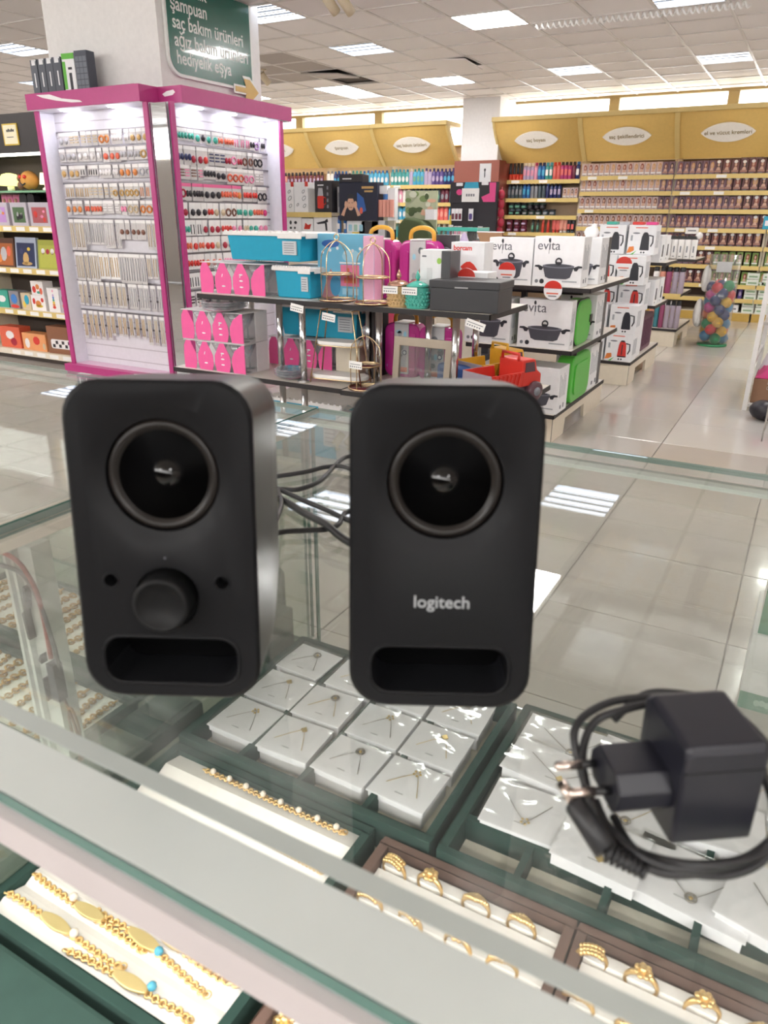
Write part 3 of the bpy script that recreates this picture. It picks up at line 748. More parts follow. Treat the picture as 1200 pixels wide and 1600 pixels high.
# ring trays
def ring_tray(label, x0, x1):
    o = frame_tray(label, x0, x1, .190, .437, .026, BRN, base=None)
    b = MB()
    for k in range(6):
        y = .199 + k * .0385
        b.prism([(y, .004), (y, .013), (y + .006, .019), (y + .018, .019), (y + .019, .012), (y + .022, .012), (y + .023, .019), (y + .032, .019), (y + .0375, .013), (y + .0375, .004)], x0 + .009, x1 - .009, PAD, 'x')
    b.build('ring_pad', o)
ring_tray('brown velvet tray with gold rings in white pad, left of two', -.238, -.066)
ring_tray('brown velvet tray with gold rings in white pad, right of two', -.064, .12)
def ring_proto(kind):
    o = thing('gold_ring', 'x', 'ring', (0, 0, 0))
    b = MB(); N = 24; pts = [(.0088 * math.cos(2 * PI * i / N), .0, .0088 * math.sin(2 * PI * i / N)) for i in range(N)]
    b.tube(pts, [.0010 + .0010 * max(0, p[2] / .0088) for p in pts], BRACE, 6, True).build('band', o)
    q = MB()
    if kind == 0:
        for a in range(-3, 4):
            for e in (-1, 0, 1): q.ball((.0095 * math.sin(a * .22), e * .0024, .0093 * math.cos(a * .22)), .0017, BRACE, 6)
    elif kind == 1:
        for a in range(-4, 5):
            t = a * .2; q.ball((.0092 * math.sin(t), 0, .0088 * math.cos(t)), .0022, BRACE, 8, sy=1.7 - .25 * abs(a), sz=1)
    else:
        for a in range(7): q.ball((.0035 * math.cos(a * .9), .0035 * math.sin(a * .9), .0104), .0021, BRACE, 8, sz=.7)
        q.ball((0, 0, .0113), .0026, BRACE, 8)
    q.build('crown', o)
    return o
rp = [ring_proto(k) for k in range(3)]
k = 0
for y, nm in ((.4125, 'back'), (.374, 'second'), (.335, 'third'), (.297, 'fourth'), (.258, 'fifth'), (.22, 'nearest')):
    for x, cn in ((-.218, 'first'), (-.181, 'second'), (-.140, 'third'), (-.102, 'fourth'), (-.047, 'fifth'), (-.012, 'sixth'), (.028, 'seventh'), (.066, 'eighth')):
        if y < .3 and x > -.06: continue
        r = dup(rp[(k * 5 + k // 3) % 3], (x + rnd.uniform(-.003, .003), y + .0005, SZ + .0195), rnd.uniform(-.25, .25), 'gold ring in the %s row of the ring trays, %s ring from the left' % (nm, cn), 'gold rings standing in the trays'); r.scale = (1.3, 1.3, 1.3); k += 1
for r in rp:
    for c_ in list(r.children): bpy.data.objects.remove(c_)
    bpy.data.objects.remove(r)
# left counter: trays of long gold chains, velvet blocks
lt = []
for q, (x0, x1, y0, y1, nm) in enumerate(((-.94, -.575, .36, .47, 'near'), (-.99, -.60, .49, .62, 'far'))):
    o = frame_tray('green tray with a white pad of gold chain bracelets in the left counter, %s one' % nm, x0, x1, y0, y1, .028, VEL, base=None)
    MB().box(x0 + .009, x1 - .009, y0 + .009, y1 - .009, .004, .022, PAD).build('satin_pad', o)
    n = 15
    for k in range(n):
        x = x0 + .02 + (x1 - x0 - .04) * k / (n - 1)
        o2 = thing('gold_chain', '%s gold chain from the left on the %s white pad in the left counter' % (nth(k + 1), nm), 'chain', (x, 0, SZ + .0245), 0, 'gold chains on the %s pad of the left counter' % nm)
        ww = rnd.uniform(.005, .0085)
        P = [(rnd.uniform(-.004, .004), y0 + .012 + (y1 - y0 - .024) * t / 5, 0) for t in range(6)]
        chain_links(P, mat('chain_gold', 'c99a48', .3, .8, noise=0), ww, ww * .22).build('chain', o2)
        MB().ring((P[0][0], P[0][1], .001), .003, .0006, BRACE).build('clasp_ring', o2)
o = thing('velvet_block', 'dark green velvet stand with a pale grey back, behind the left speaker', 'display stand', (-.545, .66, SZ))
MB().box(-.03, .028, -.03, .03, 0, .055, VEL).build('base_block', o, bev=.004)
MB().prism(rrect(-.03, .010, .0, .105, .012), .031, .038, VELD).build('back_board', o, bev=.001)
o = thing('velvet_block', 'dark green velvet block lying between the two counters trays', 'display stand', (-.545, .41, SZ))
MB().box(-.025, .030, -.11, .10, 0, .022, VELD).build('base_block', o, bev=.004)
MB().box(-.018, .024, -.10, .09, .0225, .026, VEL).build('top_pad', o, bev=.002)
o = thing('velvet_block', 'tall dark green velvet riser at the bottom left under the bracelet tray', 'display stand', (-.44, .17, .62))
MB().box(-.14, .19, -.02, .036, 0, .118, VELD).build('riser_body', o, bev=.004)
MB().box(-.02, -.0185, -.0212, -.0200, 0.01, .110, VEL).build('seam', o)
# base cabinet that carries the counters
o = thing('counter_cabinet', 'white base cabinet under the glass counters', 'cabinet', (0, 0, 0))
MB().box(-2.6, .62, .16, .40, .08, .60, WHITE).build('body', o)
MB().box(-2.6, .62, .19, .38, .0, .08, BLACK).build('toe_kick', o)
for k in range(4):
    dr = MB().box(-2.58 + k * .8, -1.81 + k * .8, .142, .16, .10, .59, WHITE).build('door', o, bev=.002)
    MB().cyl((-1.9 + k * .8, .13, .45), (-1.9 + k * .8, .13, .55), .004, STEEL).build('handle', dr)
for x in (-2.5, -1.6, -.6, .5):
    MB().box(x - .01, x + .01, .2, .38, .6, .7075, ALU).build('shelf_support', o)
# ================================================================ PINK KIOSK AROUND THE PILLAR
KW = mat('kiosk_white', 'e9e8f0', 0.4)
SLAT = mat('slatwall_white', 'e2dfe6', 0.4)
SLOT = mat('slat_groove', 'c3bdc4', 0.7)
DLIGHT = glow('downlight_glow', 'f3f2ff', 14)
TORN = mat('torn_white', 'f6f2f4', .6)
o = thing('accessory_kiosk', 'pink and white accessory kiosk with lit slatwall wrapped around the pillar', 'kiosk', (0, 0, 0))
# canopy boxes
b = MB().box(-5.18, -4.06, 4.0, 4.35, 1.93, 2.03, MAGENTA).box(-4.15, -3.85, 4.17, 5.40, 1.93, 2.03, MAGENTA).box(-5.18, -4.1, 4.0, 4.315, 2.03, 2.032, mat('canopy_top', '7c2f5a', .5))
cano = b.build('canopy', o, bev=.002)
MB().prism([(-5.06, 2.02), (-4.92, 2.016), (-4.80, 1.985), (-4.62, 1.964), (-4.60, 1.952), (-4.70, 1.955), (-4.86, 1.975), (-5.0, 2.0)], 3.9985, 4.0, TORN).build('torn_sticker', cano)
MB().prism([(-4.02, 1.985), (-3.98, 2.0), (-3.92, 2.006), (-3.905, 1.99), (-3.93, 1.975), (-4.0, 1.97)], 4.1685, 4.17, TORN).build('torn_sticker', cano)
MB().box(-5.17, -4.07, 4.01, 4.30, 1.926, 1.93, KW).box(-4.09, -3.86, 4.18, 5.39, 1.926, 1.93, KW).build('soffit', o)
for x, y in ((-4.88, 4.10), (-4.40, 4.10), (-3.96, 4.42), (-3.96, 4.78), (-3.96, 5.14)):
    MB().lathe([(.048, 1.921), (.048, 1.926)], DLIGHT, (x, y, 0), 16).build('downlight', o)
# left unit: faces the counter
MB().box(-5.14, -4.04, 4.17, 4.20, .11, 1.926, SLAT).build('back_board', o)
MB().box(-5.14, -5.115, 4.05, 4.17, .11, 1.926, KW).build('side_panel', o); MB().box(-4.065, -4.04, 4.05, 4.29, .11, 1.926, KW).build('side_panel', o)
MB().box(-5.155, -5.115, 4.035, 4.05, .11, 1.928, MAGENTA).build('post', o)
MB().box(-4.075, -4.035, 4.035, 4.05, .11, 1.928, MAGENTA).build('post', o)
MB().box(-5.19, -4.0, 3.99, 4.30, 0, .11, MAGENTA).box(-4.10, -3.83, 4.06, 5.32, 0, .11, MAGENTA).build('plinth', o, bev=.002)
MB().box(-5.114, -4.066, 4.055, 4.168, .11, .115, mat('plinth_pale', 'e4c3d8', .5)).build('plinth_top', o)
MB().box(-4.40, -4.35, 3.988, 3.99, .085, .105, TAGM).build('price_label', o)
MB().box(-4.03, -3.888, 4.052, 4.058, .12, 1.92, mat('mirror', 'c4c6c8', .03, 1.0, noise=0)).build('mirror_strip', o)
# right unit: faces the aisle
MB().box(-4.05, -4.02, 4.06, 5.30, .11, 1.926, SLAT).build('back_board', o)
MB().box(-4.02, -3.885, 5.275, 5.30, .11, 1.926, KW).build('side_panel', o); MB().box(-4.02, -3.885, 4.085, 4.11, .11, 1.926, KW).build('side_panel', o)
MB().box(-3.885, -3.868, 4.075, 4.115, .11, 1.928, MAGENTA).build('post', o)
MB().box(-3.885, -3.868, 5.265, 5.305, .11, 1.928, MAGENTA).build('post', o)
rowsL = [1.805, 1.695, 1.580, 1.455, 1.338, 1.205, .965, .745, .62, .515, .40]
rowsR = [1.800, 1.690, 1.570, 1.452, 1.325, 1.208, 1.095, .975, .845, .715]
rowsL = [1.25 + (z - 1.25) * .98 for z in rowsL]
b = MB()
for z in [1.86 - .1 * k for k in range(18)]: b.box(-5.114, -4.066, 4.1685, 4.1705, z - .004, z + .004, SLOT)
b.build('slat_grooves', o)
b = MB()
for z in [1.86 - .1 * k for k in range(18)]: b.box(-4.0205, -4.0185, 4.11, 5.275, z - .004, z + .004, SLOT)
b.build('slat_grooves', o)
RODM = mat('hook_rail', '8f8b90', .35, .8)
for z in rowsL: MB().box(-5.10, -4.08, 4.155, 4.168, z - .006, z + .006, RODM).build('hook_rail', o)
for z in rowsR: MB().box(-4.018, -4.008, 4.115, 5.27, z - .006, z + .006, RODM).build('hook_rail', o)
# hanging packets; local: hangs from z=0, front at y=-
POUCH = mat('pouch_pale', 'e4e0df', .25, alpha=.75, noise=.02)
HEAD = mat('packet_header', 'f2f0ef', .5)
def packet(w_, h, head, body, item, kind, label):
    o = thing('hanging_packet', label, 'packet', (0, 0, -5))
    MB().box(-w_, w_, -.003, .0, -.022, .0, head).build('header_card', o)
    MB().box(-w_, w_, -.002, -.0005, -h, -.022, body).build('pouch', o)
    b = MB()
    if kind == 0:
        b.ball((0, -.008, -h * .62), w_ * .8, item, 8, sy=.4)
    elif kind == 1:
        for k in (-1, 1): b.tube([(k * w_ * .4, -.004, -.03), (k * w_ * .45, -.005, -h * .9)], .003, item, 5)
    elif kind == 2:
        for k in (-1, 1): b.ball((k * w_ * .5, -.008, -h * .58), w_ * .52, item, 8, sy=.45, sz=1.4)
        b.ball((0, -.008, -h * .55), w_ * .22, item, 6)
    elif kind == 3:
        b.ring((0, -.005, -h * .6), min(w_ * .75, h * .3), .007, item, (0, 1, 0), 12, 5, 1.0)
    else:
        for k in range(3): b.box(-w_ * .7, w_ * .7, -.008, -.002, -h * (.38 + .2 * k), -h * (.30 + .2 * k), item)
    b.build('hair_accessory', o)
    return o
IT = {k: mat('trinket_' + k, c, .4) for k, c in dict(gold='c9a468', silver='b9b8bd', coral='e2694e', orange='e08a48', beige='d2bfa0', brown='7c5040', navy='2b3360', crimson='a8243c', pink='ee8fb4', black='26222a', teal='3fa592', yellow='e7c848', white='eeeaea', red='d63a33', lilac='b68cc8', hot='dd3f86').items()}
PX = {k: mat('headcard_' + k, c, .5) for k, c in dict(pink='e86a9c', grey='c8c4c8').items()}
protos = []
def row(unit, z, h, w_, spec, gname, step, label):
    """a row of packets along one hook rail; spec is a list of (head, body, item, kind)"""
    h *= 1.08 if unit == 'L' else 1.16; w_ *= 1.04
    ps = [packet(w_, h * s_, hd, bd, it, kd, '') for hd, bd, it, kd, s_ in spec]
    a, b_ = (-5.07, -4.10) if unit == 'L' else (4.16, 5.24)
    n = int((b_ - a) / step)
    for k in range(n):
        t = a + step * (k + .5) + rnd.uniform(-.1, .1) * step
        p = ps[min(len(ps) - 1, int(len(ps) * (k + rnd.uniform(-1.2, 1.2)) / n)) if k + 1.2 < n else -1]
        if unit == 'L': loc, rz = (t, 4.143 - rnd.random() * .012, z - .004), rnd.uniform(-.12, .12)
        else: loc, rz = (-4.0 + rnd.random() * .012, t, z - .004), PI / 2 + rnd.uniform(-.12, .12)
        dup(p, loc, rz, label + ', ' + (nth(k + 1) + ' from the left'), gname)
    for p in ps:
        for c_ in list(p.children): bpy.data.objects.remove(c_)
        bpy.data.objects.remove(p)
W_, P_ = HEAD, POUCH
ordn = ['top', 'second', 'third', 'fourth', 'fifth', 'sixth', 'seventh', 'eighth', 'ninth', 'tenth']
L = [(W_, P_, IT['silver'], 0, 1), (W_, P_, IT['beige'], 4, 1), (W_, P_, IT['orange'], 3, 1), (W_, P_, IT['white'], 2, 1), (W_, P_, IT['gold'], 0, 1)]
row('L', rowsL[0], .085, .026, L, 'packets on the top rail of the front kiosk wall', .062, 'clear trinket packet, top rail of the front kiosk wall')
L = [(W_, P_, IT['silver'], 0, 1), (W_, P_, IT['white'], 0, 1), (W_, P_, IT['coral'], 0, 1.1), (W_, P_, IT['silver'], 2, 1), (W_, P_, IT['gold'], 3, 1)]
row('L', rowsL[1], .08, .027, L, 'packets on the second rail of the front kiosk wall', .064, 'clear trinket packet, second rail of the front kiosk wall')
L = [(W_, P_, IT['gold'], 0, 1), (W_, P_, IT['black'], 1, .8), (W_, P_, IT['white'], 2, 1), (W_, P_, IT['orange'], 0, 1), (W_, P_, IT['silver'], 3, 1)]
row('L', rowsL[2], .08, .028, L, 'packets on the third rail of the front kiosk wall', .066, 'clear trinket packet, third rail of the front kiosk wall')
L = [(W_, POUCH, IT['gold'], 1, 1), (W_, P_, IT['beige'], 4, 1), (W_, P_, IT['gold'], 3, 1.1), (W_, P_, IT['orange'], 1, 1)]
row('L', rowsL[3], .09, .022, L, 'packets on the fourth rail of the front kiosk wall', .052, 'gold trinket packet, fourth rail of the front kiosk wall')
L = [(W_, P_, IT['orange'], 0, 1), (W_, P_, IT['coral'], 2, 1), (W_, P_, IT['white'], 4, .9), (W_, P_, IT['pink'], 2, 1), (W_, P_, IT['beige'], 3, 1), (W_, P_, IT['orange'], 3, 1)]
row('L', rowsL[4], .09, .027, L, 'packets on the fifth rail of the front kiosk wall', .064, 'coral and orange packet, fifth rail of front kiosk wall')
L = [(W_, P_, IT['beige'], 1, 1), (W_, P_, IT['silver'], 1, .8), (W_, P_, IT['white'], 1, .9), (W_, P_, IT['brown'], 0, .6), (W_, P_, IT['beige'], 1, .9)]
row('L', rowsL[5], .205, .023, L, 'long packets on the sixth rail of the front kiosk wall', .054, 'long clear packet, sixth rail of front kiosk wall')
L = [(W_, P_, IT['beige'], 1, 1), (W_, HEAD, IT['gold'], 1, .9), (W_, P_, IT['silver'], 1, 1), (W_, P_, IT['beige'], 1, .8)]
row('L', rowsL[6], .195, .024, L, 'long packets on the seventh rail of the front kiosk wall', .055, 'long beige packet, seventh rail of front kiosk wall')
L = [(W_, P_, IT['beige'], 1, 1), (W_, P_, IT['silver'], 1, 1)]
row('L', rowsL[7], .17, .022, L, 'packets on the eighth rail of the front kiosk wall', .06, 'thin white-headed packet, eighth rail of front kiosk wall')
L = [(W_, P_, IT['gold'], 1, 1), (W_, P_, IT['gold'], 1, .8), (W_, P_, IT['beige'], 1, 1)]
row('L', rowsL[9], .2, .020, L, 'packets on the lowest filled rail of the front kiosk wall', .064, 'fine gold jewellery packet, lowest filled rail, front kiosk wall')
R = [(W_, P_, IT['teal'], 2, .8), (W_, P_, IT['black'], 0, .8), (W_, P_, IT['teal'], 0, .9), (W_, P_, IT['coral'], 2, .9), (W_, P_, IT['hot'], 1, .9), (W_, P_, IT['lilac'], 3, 1), (W_, HEAD, IT['black'], 2, .9)]
row('R', rowsR[0], .085, .028, R, 'packets on the top rail of the aisle kiosk wall', .062, 'small hair clip packet, top rail of aisle kiosk wall')
R = [(W_, P_, IT['navy'], 2, 1.1), (W_, P_, IT['crimson'], 0, 1.2), (W_, P_, IT['red'], 0, 1.2), (W_, P_, IT['navy'], 4, 1), (W_, P_, IT['crimson'], 2, 1.1), (W_, P_, IT['pink'], 3, 1), (W_, P_, IT['brown'], 3, 1), (W_, P_, IT['black'], 3, 1)]
row('R', rowsR[1], .095, .030, R, 'packets on the second rail of the aisle kiosk wall', .064, 'scrunchie packet, second rail of the aisle kiosk wall')
R = [(W_, P_, IT['brown'], 4, .9), (W_, P_, IT['pink'], 4, .9), (W_, P_, IT['black'], 2, .8), (W_, P_, IT['black'], 0, .9), (W_, P_, IT['coral'], 3, 1.05), (W_, P_, IT['pink'], 3, 1.1), (W_, P_, IT['white'], 4, 1)]
row('R', rowsR[2], .09, .029, R, 'packets on the third rail of the aisle kiosk wall', .064, 'bow or loop packet, third rail of aisle kiosk wall')
R = [(PX['pink'], P_, IT['crimson'], 3, 1), (PX['pink'], P_, IT['black'], 2, 1.05), (PX['pink'], P_, IT['black'], 0, 1.05), (PX['pink'], P_, IT['coral'], 2, 1), (PX['pink'], P_, IT['orange'], 0, 1), (W_, P_, IT['red'], 2, 1), (W_, P_, IT['black'], 3, 1.1)]
row('R', rowsR[3], .095, .030, R, 'packets on the fourth rail of the aisle kiosk wall', .062, 'bow packet, fourth rail of the aisle kiosk wall')
def cards(z, nm, its, q=1.0):
    row('R', z, .09 * q, .030, [(HEAD, HEAD, IT[i], k, 1) for i, k in its], 'cards on the %s rail of the aisle kiosk wall' % nm, .066, 'white bow card, %s rail of the aisle kiosk wall' % nm)
cards(rowsR[4], 'fifth', [('crimson', 0), ('black', 0), ('red', 2), ('beige', 0), ('brown', 3), ('teal', 2), ('teal', 0), ('coral', 2), ('hot', 0)])
cards(rowsR[5], 'sixth', [('teal', 2), ('black', 1), ('crimson', 0), ('red', 2), ('pink', 0), ('beige', 2), ('teal', 0), ('pink', 0)])
cards(rowsR[6], 'seventh', [('coral', 2), ('red', 0), ('beige', 0), ('crimson', 0), ('orange', 2), ('pink', 2), ('red', 0)])
cards(rowsR[7], 'eighth', [('red', 2), ('coral', 0), ('pink', 2), ('beige', 2), ('teal', 2)])
cards(rowsR[8], 'ninth', [('black', 1), ('beige', 1), ('coral', 0)])
cards(rowsR[9], 'tenth', [('black', 4), ('silver', 1), ('black', 1)])
# boxes standing on the kiosk roof
GB = mat('slate_box', '4b4f5a', .45); NG = mat('lime_label', '62b83c', .5)
for k in range(4):
    x = -5.205 + k * .082
    o = thing('hair_brush_box', ['slate grey box with hang tab on the kiosk roof, leftmost', 'slate grey box with hang tab on the kiosk roof, second', 'slate grey box with hang tab on the kiosk roof, third', 'slate grey box with hang tab on the kiosk roof, fourth beside the white box'][k], 'box', (x, 4.13, 2.032), .04 * k - .05, 'slate boxes on the kiosk roof')
    MB().box(-.038, .038, 0, .07, 0, .235, GB).build('carton', o, bev=.001, seg=1)
    MB().box(-.02, .02, -.0006, 0, .20, .235, CARD).box(-.012, .03, -.0006, 0, .225, .2355, CARD).build('hang_tab', o)
    MB().box(-.004, .006, -.0008, 0, .06, .15, CARD).build('printed_picture', o)
o = thing('trimmer_box', 'white box with green band and trimmer picture on the kiosk roof', 'box', (-4.852, 4.14, 2.032), .12)
MB().box(-.055, .055, 0, .08, 0, .25, CARD).build('carton', o, bev=.001, seg=1)
MB().box(-.055, -.028, -.0008, 0, .03, .2, NG).box(-.055, .055, -.0008, 0, .215, .25, NG).build('green_band', o)
MB().box(-.002, .022, -.0012, 0, .02, .13, DARKP).box(-.006, .028, -.0012, 0, .15, .165, DARKP).build('printed_picture', o)
o = thing('gridded_box', 'dark grey box with a grid of pictures on the kiosk roof at its right end', 'box', (-4.735, 4.15, 2.032), .1)
MB().box(-.055, .055, 0, .08, 0, .26, GB).build('carton', o, bev=.001, seg=1)
b = MB()
for i in range(3):
    for j_ in range(6): b.box(-.05 + i * .034, -.02 + i * .034, -.0008, 0, .015 + j_ * .036, .045 + j_ * .036, mat('grid_print', '70757f', .5))
b.build('printed_picture', o)
# green department sign on the pillar
o = thing('department_sign', 'green department sign with white words and a gold arrow on the pillar', 'sign', (-4.13, 0, 0))
SG = mat('sign_green', '23695a', .25, coat=.4); SWH = mat('sign_white', 'eef0ec', .35)
def signpoly(y0, y1, z0, z1, r):
    p = [(y1, z0), (y1, z1), (y0, z1), (y0, z0 + r)]
    for i in range(1, 8):
        a = PI + PI / 2 * i / 8; p.append((y0 + r + r * math.cos(a), z0 + r + r * math.sin(a)))
    p.append((y0 + r, z0)); return p
MB().prism(signpoly(4.375, 5.30, 2.135, 2.715, .12), -.02, 0.0, SWH, 'x').build('white_border', o)
MB().prism(signpoly(4.395, 5.275, 2.155, 2.715, .105), 0, .003, SG, 'x').build('green_panel', o)
for k, s_ in enumerate(('hediyelik eşya', 'ağız bakım ürünleri', 'saç bakım ürünleri', 'şampuan', 'kozmetik')):
    text(s_, .118, SWH, o, (.0035, 4.452 - (.008 * k), 2.215 + .1055 * k), '+x', bold=.0012, sx=.86)
GA = mat('arrow_gold', 'd4b25e', .4)
def arrow(x0, x1, e, m, nm):
    pts = [(5.06 - e, 2.155 + e * .8), (5.19, 2.155 + e * .8), (5.165 - e, 2.215 + e * 1.2), (5.235 + e * .3, 2.215 + e * 1.2), (5.34 + e, 2.138), (5.235 + e * .3, 2.06 - e * 1.2), (5.165 - e, 2.06 - e * 1.2), (5.19, 2.12 - e * .8), (5.06 - e, 2.12 - e * .8)]
    MB().prism(pts, x0, x1, m, 'x').build(nm, o)
arrow(.004, .008, .016, SWH, 'arrow_border'); arrow(.008, .011, 0, GA, 'arrow')

# ================================================================ TOY SHELVES AT THE LEFT
TY = 4.30
o = thing('toy_shelving', 'dark toy shelving unit with pale mustard shelf edges at the far left', 'shelf', (0, 0, 0))
DK2 = mat('shelf_back_brown', '453b36', .6); HDR = mat('header_charcoal', '332f30', .5)
MB().box(-7.4, -5.21, 4.72, 4.75, 0, 1.97, DK2).build('back_panel', o)
MB().box(-5.235, -5.21, 4.36, 4.72, 0, 1.97, CREAM).build('side_panel', o); MB().box(-6.74, -6.72, 4.36, 4.72, 0, 1.69, CREAM).build('side_panel', o)
for z in (1.138, .800, .447, .087):
    MB().box(-7.4, -5.235, TY, 4.72, z - .03, z, CREAM).build('shelf', o)
    MB().box(-7.4, -5.235, TY - .006, TY, z - .045, z + .004, SHELFY if z > .2 else mat('pale_edge', 'e6dccb', .5)).build('shelf_edge', o)
    for k in range(6): MB().box(-5.42 - k * .17, -5.31 - k * .17, TY - .0075, TY - .006, z - .036, z - .004, TAGM).build('price_label', o)
MB().box(-7.4, -5.235, 4.33, 4.72, .0, .042, DK2).build('plinth', o)
MB().box(-7.4, -5.235, TY, 4.36, 1.70, 1.97, HDR).build('header', o)
MB().box(-7.4, -5.25, TY + .01, TY + .05, 1.672, 1.69, glow('shelf_led', 'fff8ee', 2.5)).build('light_strip', o)
MB().box(-7.4, -5.235, TY, 4.72, 1.69, 1.70, HDR).build('header_board', o)
MB().box(-7.4, -5.235, 4.36, 4.72, 1.40, 1.415, mat('green_glass_shelf', '7fb08c', .3)).build('shelf', o)
o = thing('framed_notice', 'cream notice in a yellow frame hanging on the dark shelf header', 'notice', (-5.80, TY - .008, 1.745))
MB().box(-.095, .085, 0, .008, 0, .155, mat('yellow_frame', 'd8b84a', .5)).build('picture_frame', o)
MB().box(-.083, .073, -.001, 0, .01, .145, mat('cream_paper', 'efe7c8', .6)).build('paper', o)
b = MB()
for k in range(5): b.box(-.045 + k * .019, -.03 + k * .019, -.002, -.001, .096, .112 + .006 * (k % 2), DARKP)
b.box(-.05, .03, -.002, -.001, .056, .061, DARKP); b.build('printed_line', o)
def toy(name, label, cat, x, z, y=TY + .05, group=None): return thing(name, label, cat, (x - (.22 if y < 4.5 else .40), y, z), rnd.uniform(-.08, .08), group)
# upper shelf: lamps and small toys
o = toy('mushroom_lamp', 'glowing pale yellow mushroom lamp on the upper toy shelf', 'lamp', -5.86, 1.416, 4.55)
MB().lathe([(.03, 0), (.028, .04)], WHITE, n=12).build('base', o); MB().lathe([(.085, .045), (.09, .06), (.085, .1), (.06, .135), (.02, .145), (1e-7, .146)], glow('lamp_yellow', 'f6ef90', .8), n=16).build('shade', o)
o = toy('table_lamp', 'small lit white table lamp on the upper toy shelf beside the kiosk', 'lamp', -5.40, 1.416, 4.55)
MB().lathe([(.03, 0), (.03, .02), (.012, .03), (.012, .05)], WHITE, n=12).build('base', o); MB().lathe([(.05, .05), (.035, .14)], glow('lamp_cream', 'ffe2b8', .8), n=16).build('shade', o)
o = toy('plush_toy', 'round orange smiling plush toy on the upper toy shelf', 'toy', -5.60, 1.416, 4.55)
MB().ball((0, 0, .085), .075, mat('plush_orange', 'd99b52', .9), 16).build('head', o)
for k in (-1, 1): MB().ball((k * .03, -.065, .11), .017, IT['red'], 8).build('eye', o)
MB().tube([(-.03, -.066, .06), (0, -.073, .045), (.03, -.066, .06)], .006, DARKP, 5).build('mouth', o)
o = toy('plush_toy', 'small brown plush bear beside the mushroom lamp', 'toy', -5.72, 1.416, 4.56)
MB().ball((0, 0, .045), .04, IT['brown'], 12).build('body', o); MB().ball((0, -.005, .1), .032, IT['brown'], 12).build('head', o)
for k in (-1, 1): MB().ball((k * .024, 0, .128), .012, IT['brown'], 8).build('ear', o)
for x, c_, nm in ((-5.62, 'black', 'black handbag toy on the upper toy shelf'), (-5.52, 'black', 'second black toy bag next to the kiosk side')):
    o = toy('toy_bag', nm, 'toy', x, 1.145, 4.50)
    MB().prism(rrect(-.045, .045, .12, .25, .03), -.03, .03, IT[c_]).build('body', o); MB().ring((0, 0, .25), .035, .005, IT[c_], (0, 1, 0), 12).build('handle', o)
    MB().box(-.04, .04, -.03, .03, .0, .12, DK2).build('display_stand', o)
for k, x in enumerate((-5.98, -5.90, -5.82, -5.75)):
    o = toy('doll', 'pink doll packet above the boxed toys, %s' % ['first', 'second', 'third', 'fourth'][k], 'toy', x, 1.142, 4.56, 'pink dolls on the toy shelf')
    MB().box(-.035, .035, -.01, .01, 0, .25, IT['pink']).build('box', o); MB().ball((0, -.012, .2), .018, SKIN, 8).build('face', o)
def windowbox(name, label, x, z, w_, h, d_, frame, pic, spot):
    o = toy(name, label, 'toy', x, z)
    MB().box(-w_, w_, 0, d_, 0, h, frame).build('carton', o, bev=.002, seg=1)
    MB().box(-w_ * .72, w_ * .72, -.001, 0, h * .15, h * .8, pic).build('picture_panel', o)
    b = MB(); r_ = random.Random(label)
    for k in range(7): b.prism(ell(r_.uniform(-.5, .5) * w_, h * r_.uniform(.25, .7), w_ * r_.uniform(.08, .2), h * r_.uniform(.05, .13), 8), -.002, -.001, spot[k % len(spot)])
    b.build('printed_picture', o)
TG, TR = mat('toy_green', '4f6b4a', .4), mat('toy_rose', 'a8545a', .4)
LG = mat('carton_grey_lilac', 'b9b2bd', .35)
windowbox('toy_box', 'clear-sided toy box with a dark green picture on the top toy shelf', -5.72, 1.139, .115, .185, .1, LG, TG, [IT['black'], IT['silver'], TG])
windowbox('toy_box', 'clear-sided toy box with a red picture on the top toy shelf', -5.46, 1.139, .115, .185, .1, LG, TR, [IT['red'], IT['pink'], TR])
windowbox('toy_box', 'clear-sided toy box with a purple picture at the picture edge', -5.98, 1.139, .12, .185, .1, LG, IT['lilac'], [IT['pink'], IT['orange'], IT['silver']])
def pic(label, x, z, w_, h, border, bg, spots_):
    o = toy('puzzle_box', label, 'puzzle', x, z); o.rotation_euler = (-.12, 0, 0)
    MB().box(-w_, w_, 0, .03, 0, h, border).build('carton', o, bev=.001, seg=1)
    MB().box(-w_ * .86, w_ * .86, -.0008, 0, h * .06, h * .82, bg).build('picture_panel', o)
    b = MB()
    for (u, v, a, c_, m) in spots_: b.prism(ell(u * w_, v * h, a * w_, c_ * h, 10), -.0016 - .0002 * (m in (IT['gold'],)), -.0008, m)
    b.build('printed_picture', o)
pic('puzzle box with a dark blue starry picture in a white border', -5.735, .801, .135, .25, mat('blue_white_border', 'a9b3c8', .5), mat('night_blue', '1f2b52', .5), [(0, .3, .28, .22, IT['gold']), (-.4, .55, .2, .1, IT['navy']), (.3, .62, .15, .06, IT['yellow']), (.1, .15, .5, .06, IT['gold'])])
pic('puzzle box with an orange and brown picture at the left', -6.03, .801, .14, .24, mat('brown_border', '5b3a2a', .5), mat('burnt_orange', 'b0622f', .5), [(0, .45, .3, .25, IT['silver']), (-.4, .3, .25, .15, IT['orange']), (.5, .55, .2, .18, IT['coral'])])
pic('lime green puzzle box with small flower figures beside the kiosk', -5.43, .801, .145, .235, mat('lime_border', 'a5a944', .5), mat('lime_field', 'b3b54c', .5), [(-.55, .62, .16, .09, IT['white']), (-.15, .60, .16, .09, IT['crimson']), (.25, .62, .16, .09, IT['white']), (.6, .60, .14, .08, IT['crimson']), (-.55, .55, .1, .05, IT['brown']), (.25, .55, .1, .05, IT['brown'])])
